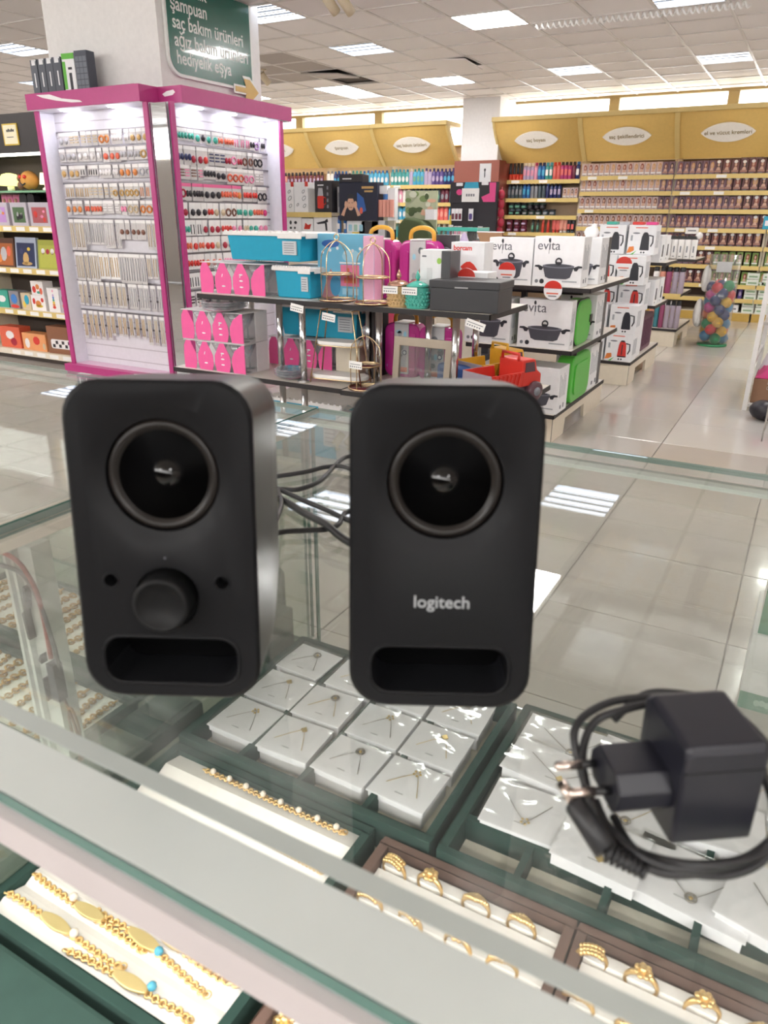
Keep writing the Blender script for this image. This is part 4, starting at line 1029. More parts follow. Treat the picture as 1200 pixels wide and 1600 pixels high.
def simplebox(label, x, z, w_, h, d_, base, spots_, y=TY + .05, name='toy_box'):
    o = toy(name, label, 'toy', x, z, y)
    MB().box(-w_, w_, 0, d_, 0, h, base).build('carton', o, bev=.001, seg=1)
    b = MB()
    for (u, v, a, c_, m) in spots_: b.prism(ell(u * w_, v * h, a * w_, c_ * h, 10), -.0012, -.0, m)
    b.build('printed_picture', o)
simplebox('white baby toy box with red and orange print, upper of two', -5.645, .580, .085, .115, .1, IT['white'], [(-.5, .4, .3, .25, IT['red']), (.1, .6, .3, .2, IT['orange']), (.6, .3, .25, .25, IT['coral']), (.2, .2, .3, .1, IT['teal'])])
simplebox('white baby toy box with orange print, lower of two', -5.655, .448, .09, .13, .1, IT['white'], [(0, .45, .4, .22, IT['orange']), (-.6, .6, .2, .2, IT['red']), (.6, .7, .2, .15, IT['red']), (.1, .3, .5, .1, IT['yellow'])])
b_ = [(0, .2 + .1 * k, .28 - .035 * k, .06, m) for k, m in enumerate((IT['red'], IT['orange'], IT['yellow'], IT['teal'], mat('toy_blue', '3f7fc8', .4), IT['lilac']))]
simplebox('tall white toy box with a rainbow stacking ring picture', -5.45, .448, .075, .2, .1, IT['white'], b_ + [(0, .88, .12, .05, IT['pink'])])
simplebox('grey and orange toy box at the kiosk end of the shelf', -5.32, .448, .05, .19, .1, LG, [(0, .6, .5, .2, IT['brown']), (0, .3, .5, .1, IT['orange'])])
simplebox('toy box with a blue car picture and red base', -5.98, .448, .075, .15, .1, mat('greyish_carton', '8f8b90', .4), [(0, .55, .65, .28, mat('toy_blue', '3f7fc8', .4)), (0, .12, .9, .1, IT['red'])])
simplebox('pale box with a turquoise ball picture', -5.82, .448, .07, .14, .1, IT['beige'], [(.2, .6, .5, .3, TURQ), (-.4, .3, .3, .2, IT['yellow'])])
simplebox('green and white toy box at the picture edge', -6.15, .448, .08, .15, .1, IT['teal'], [(0, .5, .6, .2, IT['white'])])
simplebox('brown carton with a black and white checkered panel on the lowest shelf', -5.44, .088, .16, .235, .12, mat('kraft_dark', '8e5f45', .6), [])
o = bpy.data.objects[[x.name for x in bpy.data.objects if x.get('label', '').startswith('brown carton with a black')][0]]
b = MB().prism(rrect(-.12, .135, .045, .125, .02), -.0008, 0, IT['white'])
for i in range(6):
    b.box(-.10 + i * .037, -.07 + i * .037, -.0016, -.0008, .055 + .03 * (i % 2), .083 + .03 * (i % 2), IT['black'])
b.build('checkered_panel', o)
simplebox('orange baby toy box with red print on the lowest shelf', -5.80, .088, .16, .15, .12, mat('pale_orange', 'e8a06a', .5), [(.2, .6, .28, .25, IT['red']), (-.6, .4, .2, .3, IT['white']), (.8, .3, .12, .2, IT['beige'])])
simplebox('red toy box on the lowest shelf at the picture edge', -6.13, .088, .14, .19, .12, IT['coral'], [(0, .6, .4, .2, IT['white']), (.3, .3, .3, .2, IT['crimson'])])

# shelving along the wall behind the counter, seen in the kiosk mirror
o = thing('rear_shelving', 'long dark shelving behind the counter seen in the kiosk mirror', 'shelf', (0, 0, 0))
MB().box(-9.0, 4.5, -2.93, -2.90, 0, 1.95, DK2).build('back_panel', o)
for z in (.1, .5, .9, 1.3, 1.7): MB().box(-9.0, 4.5, -2.90, -2.55, z - .03, z, CREAM).build('shelf', o)
for k in range(10): MB().box(-9.0 + k * 1.5 - .015, -9.0 + k * 1.5 + .015, -2.90, -2.6, 0, 1.95, CREAM).build('upright', o)
# ================================================================ GIFT TABLE (two tiers on steel poles)
LAM = mat('shelf_top_laminate', 'ddd5cb', .35); BED = mat('black_edge_band', '231f20', .5)
o = thing('gift_table', 'two-tier gift table with pale tops, black edges and steel poles', 'display table', (0, 0, 0))
UZ, LZ = .862, .462
def tier(x0, x1, y0, y1, z, par):
    t = MB().box(x0 + .004, x1 - .004, y0 + .004, y1 - .004, z - .02, z, LAM).build('tier_board', par)
    MB().box(x0, x1, y0, y0 + .0039, z - .024, z - .0003, BED).box(x0, x1, y1 - .0039, y1, z - .024, z - .0003, BED).box(x0, x0 + .0039, y0, y1, z - .024, z - .0003, BED).box(x1 - .0039, x1, y0, y1, z - .024, z - .0003, BED).build('edge_band', t)
tier(-2.80, -1.90, 3.02, 3.62, UZ, o); tier(-1.895, -1.155, 3.0, 3.48, UZ, o)
tier(-3.00, -1.90, 3.0, 3.62, LZ, o); tier(-1.895, -1.05, 2.98, 3.62, LZ, o)
MB().box(-2.95, -1.1, 3.06, 3.58, .0, .012, LAM).build('foot_board', o)
for x, y in ((-2.36, 3.14), (-2.155, 3.05), (-1.795, 3.18), (-1.60, 3.335), (-1.335, 3.06), (-1.40, 3.455), (-2.75, 3.4), (-1.945, 3.34)):
    MB().cyl((x, y, .012), (x, y, LZ - .02), .017, CHROME, 12).cyl((x, y, LZ), (x, y, UZ - .02), .017, CHROME, 12).build('pole', o)
    MB().lathe([(.035, LZ), (.035, LZ + .006), (.02, LZ + .01)], CHROME, (x, y, 0), 12).build('pole_collar', o)
MB().box(-1.905, -1.89, 3.3, 3.45, LZ, UZ - .02, BED).build('upright', o)
# pink cartons of stemmed glasses
GL = glass('drink_glass', 'eef2f4', 2.4, .03, .13, 'e6e6ec')
INN = mat('carton_inside_white', 'e9e6e6', .5)
def glass_carton(label, x, y, z, rz=0):
    o = thing('glassware_carton', label, 'carton', (x, y, z), rz, 'pink cartons of stemmed glasses')
    W = .42; D = .20; H = .155
    MB().box(0, W, 0, D, 0, .003, INN).box(0, W, D - .003, D, .003, H - .003, INN).box(0, W, 0, D, H - .003, H, INN).box(W - .003, W, .10, D - .003, .003, H - .003, INN).build('carton', o)
    pet = []
    for k in range(4):
        c_ = .035 + k * .117; hw = .049
        x0, x1 = c_ - hw, c_ + hw
        p = [(max(0, c_ - .044), .003), (min(W, c_ + .044), .003), (x1 + .005, .04), (x1 + .003, .085), (c_ + .03, .125), (c_ + .014, H - .003), (max(0, c_ - .014), H - .003), (max(0, c_ - .03), .125), (max(0, x0 - .003), .085), (max(0, x0 - .005), .04)]
        if k == 3: p = [(c_ - .044, .003), (W, .003), (W, H - .003), (c_ + .018, H - .003), (c_ - .03, .12), (c_ - hw - .004, .08), (c_ - hw - .004, .04)]
        MB().prism(p, -.002, 0, PINK).build('pink_panel', o)
        if k in (1, 2):
            b = MB()
            for q in range(3 if k == 2 else 1):
                b.prism(ell(c_ + .002, .04 + q * .03, .012, .004, 8), -.003, -.002, CARD)
            b.prism([(c_ - .008, .085), (c_ - .004, .085), (c_ + .001, .1), (c_ - .003, .1)], -.003, -.002, CARD)
            b.build('printed_mark', o)
    for i in range(3):
        for j_ in range(2):
            cx_, cy_ = .095 + i * .117, .052 + j_ * .095
            if j_ == 1 and i < 2: continue
            MB().lathe([(.032, .004), (.006, .009), (.005, .065), (.014, .078), (.046, .148)], GL, (cx_, cy_, 0), 14).build('stemmed_glass', o)
    MB().lathe([(.032, .004), (.006, .009), (.005, .065), (.014, .078), (.044, .148)], GL, (W - .04, .052, 0), 14).build('stemmed_glass', o)
glass_carton('pink carton of stemmed glasses on the upper tier under the turquoise boxes', -2.80, 3.06, UZ + .001)
glass_carton('pink carton of stemmed glasses on the lower tier, upper of a stack of two', -2.925, 3.02, LZ + .159)
glass_carton('pink carton of stemmed glasses on the lower tier, lower of a stack of two', -2.925, 3.02, LZ + .001)
glass_carton('pink carton of stemmed glasses standing farther back on the lower tier', -2.60, 3.35, LZ + .001)
# clear glass plates
def plate(label, x, y, z, n, r):
    o = thing('glass_dish', label, 'glass dish', (x, y, z))
    for k in range(n):
        b = MB(); pr = [(r * .45, .0 + k * .013), (r * .7, .004 + k * .013), (r, .022 + k * .013), (r * .97, .025 + k * .013), (r * .66, .009 + k * .013), (1e-7, .006 + k * .013)]
        b.lathe(pr, GL, n=20)
        for a in range(10): b.ball((r * .85 * math.cos(a * .628), r * .85 * math.sin(a * .628), .021 + k * .013), .012, GL, 6, sz=.5)
        b.build('plate', o)
plate('stack of clear glass dishes on top of the pink carton stack', -2.66, 3.06, LZ + .318, 3, .125)
plate('clear ornate glass plate lying on the lower tier', -2.268, 3.088, LZ + .001, 3, .083)
# turquoise storage boxes with white lids
def storage(label, x, y, z, w_, d_, h, rz=0):
    o = thing('storage_box', label, 'storage box', (x, y, z), rz)
    t = .93
    b = MB(); v = [(sx * w_ / 2 * k, sy * d_ / 2 * k + d_ / 2, zz) for zz, k in ((0, t), (h, 1)) for sy in (-1, 1) for sx in (-1, 1)]
    b.add(v, [(0, 2, 3, 1), (4, 5, 7, 6), (0, 1, 5, 4), (2, 6, 7, 3), (0, 4, 6, 2), (1, 3, 7, 5)], TURQ)
    b.build('tub', o, bev=.008, seg=3)
    b = MB().box(-w_ / 2 - .012, w_ / 2 + .012, -.012, d_ + .012, h - .012, h + .006, WHITE)
    ld = b.build('lid', o, bev=.004)
    b = MB()
    for k in range(14): b.box(-w_ / 2 + k * w_ / 13 - .006, -w_ / 2 + k * w_ / 13 + .006, -.01, .0, h + .0061, h + .0125, WHITE)
    b.build('lid_ribs', ld)
    MB().box(w_ * .22, w_ / 2 + .0125, -.017, -.012, h - .022, h + .002, WHITE).box(w_ / 2 + .012, w_ / 2 + .016, .02, d_ - .02, h - .022, h + .002, WHITE).build('clip', ld, bev=.002)
    lb = MB().box(w_ * .26, w_ * .44, -.003, d_ * .0 + .004, h * .25, h * .74, mat('grey_label', 'c4c8cc', .6)).build('paper_label', o)
    b = MB()
    for k in range(5): b.box(w_ * .28, w_ * .41, -.0036, -.003, h * (.32 + .08 * k), h * (.345 + .08 * k), GREYP)
    b.build('printed_line', lb)
    return o
storage('large turquoise storage box with white lid, on top', -2.395, 3.08, UZ + .172, .455, .28, .128)
storage('turquoise storage box with white lid and grey label under the large one', -2.235, 3.09, UZ + .001, .21, .30, .140)
storage('long turquoise storage box behind the poles on the lower tier', -2.28, 3.37, LZ + .17, .5, .22, .16)
storage('turquoise box on the floor under the gift table', -2.27, 3.2, .013, .48, .3, .30)
o = thing('cream_box', 'low cream box under the far turquoise box', 'box', (-2.28, 3.37, LZ + .001))
MB().box(.11, .26, 0, .22, 0, .165, CREAM).build('carton', o, bev=.002, seg=1)
# blue gift box with a picture of a dressed-up set, pink side
o = thing('toy_set_box', 'tall sky blue toy box with pink side on the upper tier', 'toy box', (-2.155, 3.20, UZ + .001), .03)
SKY = mat('sky_blue_print', '6db4d3', .3); ICE = mat('ice_blue_print', '9fd0e4', .4)
MB().box(0, .255, 0, .10, 0, .30, SKY).box(.255, .315, .002, .10, 0, .295, mat('pale_pink_print', 'eeb4cf', .4)).build('carton', o, bev=.001, seg=1)
b = MB().prism(ell(.075, .255, .05, .018), -.001, 0, mat('royal_print', '2f5fa8', .4))
b.box(.13, .235, -.001, 0, .06, .16, mat('window_pink', 'e27a9c', .4)).box(.125, .24, -.0012, 0, .165, .172, CARD)
b.prism(ell(.19, .2, .05, .03, 12), -.001, 0, ICE)
for k in range(6): b.prism(ell(.03 + k * .042, .215 + .01 * (k % 3), .008, .008, 6), -.001, 0, CARD)
b.prism([(.02, .0), (.12, .0), (.10, .09), (.075, .14), (.05, .09)], -.001, 0, mat('mauve_print', 'b07a80', .5)).prism(ell(.1, .06, .03, .05), -.0016, 0, mat('deep_sky_print', '3f8fb8', .4))
b.box(.15, .215, -.0018, 0, .075, .10, IT['coral']).box(.165, .18, -.0018, 0, .10, .145, IT['coral'])
for k in range(3): b.box(.14 + k * .033, .165 + k * .033, -.0014, 0, .02, .05, ICE)
b.build('printed_picture', o)
# magenta toy cases with yellow handles
MAG = mat('magenta_plastic', 'c0308c', .22, coat=.3); HAN = mat('yellow_handle', 'e2a93a', .3)
def case(label, x, y, z, h=.275):
    o = thing('toy_carry_case', label, 'toy case', (x, y, z), 0, 'magenta toy cases with yellow handles')
    W = .205
    MB().prism(rrect(0, W, 0, h, .045, 5), 0, .085, MAG).build('shell', o, bev=.012, seg=3)
    for k in (.022, W - .054): MB().prism(rrect(k, k + .032, .02, h - .045, .012), -.006, .0, MAG).build('rib', o, bev=.003)
    MB().box(.062, .143, -.007, .0, .02, h - .002, mat('grey_sleeve', 'c9c6c8', .4)).box(.062, .143, -.007, .092, h + .0001, h + .006, CARD).build('paper_sleeve', o)
    b = MB(); rr = random.Random(label)
    for k in range(9): b.prism(ell(.102 + rr.uniform(-.025, .025), h * rr.uniform(.3, .85), rr.uniform(.008, .018), rr.uniform(.008, .018), 8), -.0078, -.007, [GREYP, mat('silver_grey_print', 'a4a8ae', .5), ICE][k % 3])
    b.box(.066, .138, -.0078, -.007, .03, .055, IT['coral']); b.prism(ell(.122, .13, .013, .013, 12), -.0086, -.007, IT['navy']); b.prism(ell(.122, .13, .008, .008, 10), -.0092, -.0086, CARD)
    b.build('printed_picture', o)
    pts = [(.042, .043, h - .03), (.042, .043, h + .025), (.055, .043, h + .045), (.085, .043, h + .055), (.12, .043, h + .055), (.15, .043, h + .045), (.163, .043, h + .025), (.163, .043, h - .03)]
    MB().tube(smoothpath(pts, 4), .0105, HAN, 8).build('handle', o)
    for k in (.025, W - .03): MB().ball((k, .005, .055), .016, mat('lilac_clip', '9c6fb4', .3), 8, sy=.5).build('clip', o)
case('magenta toy case with yellow handle on the upper tier, left one', -1.985, 3.315, UZ + .001)
case('magenta toy case with yellow handle on the upper tier, right one behind the white box', -1.762, 3.315, UZ + .001)
case('magenta toy case on the lower tier, left one behind the chrome pole', -1.885, 3.40, LZ + .001)
case('magenta toy case on the lower tier, right one behind the framed mirror', -1.672, 3.37, LZ + .001)
o = thing('toy_set_box', 'red toy box on the lower tier behind the tiered cake stand', 'toy box', (-2.16, 3.46, LZ + .001))
RS = mat('rose_red_print', 'c23a5c', .4)
MB().box(0, .255, 0, .08, 0, .345, RS).build('carton', o, bev=.001, seg=1)
b = MB().box(.0, .09, -.001, 0, .22, .26, mat('ochre_print', 'd39a34', .5)).prism([(.03, .04), (.06, .09), (.09, .04)], -.001, 0, mat('ochre_print', '', .5))
for k in range(3): b.box(.05, .2, -.001, 0, .09 + k * .05, .1 + k * .05, mat('dark_rose', '8e2842', .5))
b.build('printed_picture', o)
# tiered stands
GW = mat('gold_wire', 'e8cda4', .25, 1.0)
o = thing('serving_stand', 'two-tier white marble serving stand in a gold frame on the lower tier', 'serving stand', (-1.975, 3.06, LZ + .001), .1)
MAR = mat('white_marble', 'f0ece8', .25, noise=.04, scale=12)
for sy in (0, .12):
    MB().tube([(-.14, sy, .004), (-.085, sy * .6 + .024, .355), (.085, sy * .6 + .024, .355), (.14, sy, .004)], .004, GW, 6).build('frame', o)
MB().tube([(-.085, .024, .355), (-.085, .096, .355)], .004, GW, 6).tube([(.085, .024, .355), (.085, .096, .355)], .004, GW, 6).build('top_bar', o)
for z, w_ in ((.025, .15), (.19, .118)):
    d = MB().prism(rrect(-w_, w_, .0, .12, .058, 8), z, z + .02, MAR, 'z').build('tray', o, bev=.004)
    MB().tube([(x, y, z) for x, y in rrect(-w_ - .003, w_ + .003, -.003, .123, .06, 6)], .0035, GW, 6, True).build('gold_rim', d)
def birdcage(label, x, y, z, s_=1.0, crystal=False):
    o = thing('cake_stand', label, 'cake stand', (x, y, z), 0)
    r = .085 * s_
    for zz, k in ((.004, 1.0), (.115 * s_, .86)):
        p = MB().lathe([(r * k, zz), (r * k, zz + .005), (1e-7, zz + .005)], mat('amber_plate', '6b3038', .15), n=24).build('plate', o)
        MB().ring((0, 0, zz + .005), r * k, .004, GW, (0, 0, 1), 28, 6).build('gold_rim', p)
    for ax in (0, 1):
        pts = [(-r, 0, .01), (-r, 0, .17 * s_), (-r * .75, 0, .225 * s_), (0, 0, .26 * s_), (r * .75, 0, .225 * s_), (r, 0, .17 * s_), (r, 0, .01)]
        if ax: pts = [(0, p[0], p[2]) for p in pts]
        MB().tube(smoothpath(pts, 4), .0024, GW, 6).build('wire_arch', o)
    if crystal: MB().ball((0, 0, .285 * s_), .022, GL, 10).build('crystal_knob', o)
    else: MB().ring((0, 0, .275 * s_), .013, .003, GW, (0, 1, 0), 12).build('ring_handle', o)
    return o
birdcage('gold wire cake stand in front of the sky blue toy box', -1.98, 3.10, UZ + .001, 1.05)
birdcage('gold wire cake stand in front of the left magenta case', -1.76, 3.06, UZ + .001, 1.02)
birdcage('gold wire cake stand with crystal knob on the lower tier', -1.80, 3.06, LZ + .001, .98, True)
# ribbed glass jars
def jar(label, x, y, m, m2):
    o = thing('lidded_jar', label, 'jar', (x, y, UZ + .001))
    pr = [(.047, 0), (.050, .008), (.052, .085), (.049, .09), (1e-7, .09)]
    MB().lathe(pr, m, n=20, smooth=False).build('bowl', o)
    b = MB()
    for k in range(20):
        a = 2 * PI * k / 20
        for q in range(4): b.ball((.0508 * math.cos(a + .157 * (q % 2)), .0508 * math.sin(a + .157 * (q % 2)), .018 + q * .016), .0065, m, 4)
    b.build('relief', o)
    l = MB().lathe([(.052, .092), (.05, .1), (.025, .113), (.008, .118), (1e-7, .118)], m2, n=20).build('lid', o)
    MB().lathe([(.004, .118), (.012, .132), (.008, .145), (1e-7, .165)], m2, n=10).build('knob', l)
AMB = mat('amber_glass', 'c9a878', .12, coat=.5); TEA = mat('aqua_glass', '4fb3a3', .12, coat=.5)
jar('amber ribbed glass jar with gold lid on the upper tier', -1.625, 3.06, AMB, mat('rose_gold', 'cda08a', .25, .8))
jar('aqua ribbed glass jar on the upper tier', -1.525, 3.05, TEA, TEA)
jar('amber glass jar behind the aqua one', -1.575, 3.17, AMB, mat('rose_gold', '', .3))
def tagcard(label, x, y, z, rz=0, w_=.075, h=.032, tilt=.0):
    o = thing('price_tag', label, 'price tag', (x, y, z), rz)
    MB().box(0, w_, 0, .0015, 0, h, TAGM).build('card', o, None, (0, tilt, 0))
    b = MB()
    for k in range(6): b.box(.006 + k * .011, .012 + k * .011, -.0004, 0, .007, .013, GREYP)
    b.box(.006, w_ - .008, -.0004, 0, .020, .023, GREYP); b.build('printed_line', o, None, (0, tilt, 0))
tagcard('white price tag resting on the amber jar', -1.672, 2.995, UZ + .062); tagcard('white price tag resting on the aqua jar', -1.573, 2.99, UZ + .062)
tagcard('white price tag hanging at the front edge over the turquoise box', -2.185, 2.995, UZ - .045, 0, .075, .036, .15)
tagcard('white price tag on the bar of the marble serving stand', -2.04, 3.05, UZ - .085, 0, .075, .036, .12)
tagcard('white price tag at the right corner of the upper tier', -1.265, 2.99, UZ - .05, .2, .085, .034, .3)
tagcard('white price tag on the lower crystal stand', -1.835, 2.965, LZ + .115, 0, .07, .036, .03)
# white appliance box, black box, borcam boxes, storage basket
o = thing('appliance_box', 'white and dark grey appliance box with green dots on the upper tier', 'box', (-1.50, 3.10, UZ + .001), .05)
MB().box(-.04, .062, 0, .12, 0, .245, CARD).build('carton', o, bev=.001, seg=1)
MB().box(.0625, .105, 0, .12, .12, .242, mat('slate_side', '4c4c50', .4)).build('side_panel', o)
b = MB().prism(ell(.052, .2, .011, .013, 12), -.001, 0, mat('lime_dot', '9ccb5c', .5)).prism(ell(.052, .08, .011, .013, 12), -.001, 0, MATS['lime_dot']).box(-.005, .02, -.001, 0, .1, .17, mat('faint_grey', 'dcdcde', .5)).box(-.03, -.01, -.001, 0, .215, .222, GREYP).box(-.04, .062, -.0006, 0, .118, .121, MATS['faint_grey'])
b.build('printed_picture', o)
o = thing('narrow_box', 'narrow black box with pale print standing beside the white appliance box', 'box', (-1.437, 3.06, UZ + .001), .05)
MB().box(0, .045, 0, .10, 0, .115, BLACK).build('carton', o, bev=.001, seg=1)
MB().prism(ell(.015, .025, .008, .008, 10), -.001, 0, CARD).box(.006, .026, -.001, 0, .045, .085, GREYP).build('printed_picture', o)
o = thing('storage_basket', 'dark grey lidded storage basket at the right end of the upper tier', 'basket', (-1.29, 3.02, UZ + .001), .05)
DG = mat('dark_grey_plastic', '3a3a3d', .45)
MB().box(-.155, .155, 0, .20, 0, .095, DG).build('tub', o, bev=.004)
l = MB().box(-.16, .16, -.004, .204, .0955, .128, DG).build('lid', o, bev=.004)
MB().box(-.04, .02, -.006, -.004, .097, .103, mat('silver_trim', 'b5b6ba', .3, .6)).build('latch', l)
def borcam(label, x, y, z, w_, h):
    o = thing('glassware_box', label, 'box', (x, y, z), .03)
    MB().box(0, w_, 0, .12, 0, h, CARD).build('carton', o, bev=.001, seg=1)
    text('borcam', .03, IT['red'], o, (.012, -.0005, h - .035), name='brand_lettering', bold=.0008)
    b = MB().prism([(w_ * (.30 + .58 * u), h * (.60 + .14 * math.sin(PI * u) - .10 * u)) for u in (0, .15, .3, .5, .7, .85, 1)] + [(w_ * .86, h * .44), (w_ * .5, h * .50)], -.001, 0, RED).prism([(w_ * .12, h * .50), (w_ * .45, h * .52), (w_ * .80, h * .44), (w_ * .72, h * .30), (w_ * .2, h * .30)], -.0006, 0, mat('pasta_print', 'c9b27c', .5))
    b.prism([(w_ * .82, 0), (w_, 0), (w_, h * .55), (w_ * .9, h * .5)], -.0014, 0, RED)
    b.build('printed_picture', o)
borcam('white and red glassware box with borcam lettering, standing behind', -1.504, 3.35, UZ + .001, .165, .272)
borcam('low white glassware box with borcam lettering partly behind the grey basket', -1.435, 3.22, UZ + .001, .17, .15)
o = thing('round_promo_tag', 'red and white round promotion tag on the low glassware box', 'promotion tag', (-1.36, 3.205, UZ + .125))
def promo(o):
    MB().prism(ell(0, 0, .045, .045, 24), 0, .002, CARD).build('disc', o)
    MB().prism([(.043 * math.cos(a * PI / 12), .008 + .036 * math.sin(a * PI / 12)) for a in range(13)], -.001, 0, RED).build('red_half', o)
    MB().box(-.03, .028, -.001, 0, -.018, -.012, IT['coral']).box(-.02, .02, -.001, 0, -.03, -.025, GREYP).build('printed_line', o)
promo(o)
o = thing('speaker_box', 'black box with a round driver print behind the magenta case', 'box', (-1.63, 3.41, UZ + .001), .0)
MB().box(0, .12, 0, .05, 0, .30, mat('off_black', '38383c', .4)).build('carton', o, bev=.001, seg=1)
MB().ring((.07, -.002, .21), .033, .004, GREYP, (0, 1, 0), 20).build('printed_ring', o)
# framed mirror, tray, trucks on the lower tier
o = thing('framed_mirror', 'champagne framed photo frame leaning on the lower tier', 'frame', (-1.68, 3.10, LZ + .002))
CH = mat('champagne_frame', 'a99c8c', .35, .3)
b = MB().prism([(0, 0), (.032, 0), (.032, .215), (0, .255)], 0, .02, CH).prism([(.30, 0), (.268, 0), (.268, .215), (.30, .255)], 0, .02, CH).prism([(.032, .215), (.268, .215), (.30, .255), (0, .255)], 0, .02, CH).prism([(.032, 0), (.268, 0), (.268, .03), (.032, .03)], 0, .02, CH)
b.build('frame', o, None, (-.1, 0, 0), bev=.003)
MB().box(.03, .27, .012, .014, .03, .218, glass('frame_glass', 'f0f2f2', 2.5, .02, .08)).build('pane', o, None, (-.1, 0, 0))
o = thing('blue_package', 'blue wrapped package seen through the photo frame', 'package', (-1.50, 3.22, LZ + .001))
MB().box(0, .21, 0, .08, 0, .13, mat('cobalt_wrap', '3c62a8', .3)).build('wrapping', o, bev=.02, seg=2)
o = thing('black_tray', 'glossy black tray with white script lying in front of the photo frame', 'tray', (-1.70, 2.985, LZ + .001))
MB().prism([(0, 0), (.345, 0), (.30, .10), (.05, .10)], 0, .012, mat('gloss_black', '141416', .1, coat=.8), 'z').build('base', o, None, (.25, 0, 0), bev=.003)
def truck(label, x, y, z, rz, body, cabm, wheel, s_=1.0):
    o = thing('toy_dump_truck', label, 'toy truck', (x, y, z), rz)
    # rear of the truck faces -y; length runs along +y
    b = MB()
    b.prism([(-.085, .075), (.085, .075), (.098, .145), (.090, .145), (.078, .083), (-.078, .083), (-.090, .145), (-.098, .145)], .0, .19, body)
    b.build('dump_bed', o)
    for sx in (-1, 1):
        for k in range(7): MB().prism([(sx * .087, .085), (sx * .092, .083), (sx * .103, .14), (sx * .097, .14)], .012 + k * .025, .022 + k * .025, body).build('bed_rib', o)
    MB().box(-.09, .09, -.008, 0, .07, .145, mat('grey_translucent', '9a8f98', .3)).build('tailgate', o, bev=.003)
    MB().ball((0, -.009, .10), .014, IT['red'], 8, sy=.4).build('tailgate_latch', o)
    MB().box(-.06, .06, .02, .33, .045, .07, wheel).build('chassis', o, bev=.004)
    c_ = MB().prism([(.205, .07), (.33, .07), (.33, .12), (.30, .14), (.285, .19), (.205, .19)], -.075, .075, cabm, 'x').build('cab', o, bev=.008)
    for sx in (-1, 1): MB().prism([(.22, .135), (.285, .135), (.275, .178), (.22, .178)], sx * .0745, sx * .0775, wheel, 'x').build('window', c_)
    MB().tube([(-.05, .2, .185), (-.05, .2, .215), (.05, .2, .215), (.05, .2, .185)], .008, cabm, 6).build('roof_bar', c_)
    for y in (.05, .12, .285):
        for sx in (-1, 1):
            w_ = MB().tube([(sx * .055, y, .045), (sx * .062, y, .045), (sx * .09, y, .045), (sx * .096, y, .045)], [.036, .045, .045, .036], wheel, 18).build('wheel', o)
            MB().cyl((sx * .09, y, .045), (sx * .099, y, .045), .02, GREYP, 10).build('hub', w_)
WH = mat('smoky_maroon', '5b4048', .25)
truck('red toy dump truck with grey tailgate at the right end of the lower tier', -1.205, 3.02, LZ + .001, -.42, RED, RED, WH)
truck('yellow toy dump truck behind the red one', -1.34, 3.24, LZ + .001, -.42, mat('truck_yellow', 'e5ad32', .35), MATS['truck_yellow'], WH)
o = thing('toy_crate', 'light wooden crate on the floor under the lower tier', 'crate', (-1.88, 3.20, .013))
WD = mat('crate_wood', 'c89a5c', .6, noise=.15, scale=14)
for k in range(3): MB().box(0, .22, 0, .012, .06 + k * .12, .13 + k * .12, WD).build('slat', o)
for x in (0, .20):
    MB().box(x, x + .02, .012, .20, 0, .40, WD).build('side', o)
o = thing('wrapped_bundle', 'clear plastic wrapped bundle on the floor beside the wooden crate', 'bundle', (-1.995, 3.07, .013))
MB().ball((0.05, .06, .17), .08, CLEAR, 12, sz=2.1).build('wrapping', o); MB().box(0, .1, .02, .1, .02, .3, IT['silver']).build('contents', o)
MB().box(-.01, .11, .0, .12, 0, .012, IT['silver']).build('base_card', o)

# ================================================================ GONDOLAS ALONG THE AISLE
def base(o, x0, x1, y0, y1, h, notch=True):
    b = MB()
    b.box(x0, x1, y0, y0 + .02, 0, h - .02, CREAM)
    b.build('plinth_front', o)
    a, c_ = y0 + (y1 - y0) * .22, y0 + (y1 - y0) * .62
    pr = [(y0 + .02, 0), (a, 0), (a + .02, h * .55), (c_ - .02, h * .55), (c_, 0), (y1, 0), (y1, h - .02), (y0 + .02, h - .02)] if notch else [(y0, 0), (y1, 0), (y1, h - .02), (y0, h - .02)]
    MB().prism(pr, x1 - .02, x1, CREAM, 'x').build('plinth_side', o)
    MB().box(x0, x0 + .02, y0 + .02, y1, 0, h - .02, CREAM).build('plinth_side', o)
    MB().box(x1, x1 + .0015, y0 + .001, y0 + .008, 0, h - .02, BED).build('edge_band', o)
    tier(x0 - .01, x1 + .01, y0 - .01, y1, h, o)
G1X0, G1X1, G1Y0, G1Y1 = -1.78, -1.175, 4.15, 5.33
o = thing('gondola', 'cream gondola with stepped shelves of cookware boxes beside the aisle', 'gondola', (0, 0, 0))
base(o, G1X0, G1X1, G1Y0, G1Y1, .172)
tier(-1.74, -1.10, 4.14, 5.25, .548, o); tier(-1.70, -1.03, 4.14, 5.1, .888, o)
MB().box(-1.476, -1.446, 4.312, 4.342, .172, .88, BED).box(-1.476, -1.446, 5.2, 5.23, .172, .88, BED).build('upright', o)
for y in (4.32, 4.9):
    for z in (.515, .855): MB().box(-1.72, -1.12, y, y + .02, z - .02, z, BED).build('bracket', o)
POTM = mat('pot_print', '4b4c55', .5); POTL = mat('pot_shine_print', '7b7d88', .5)
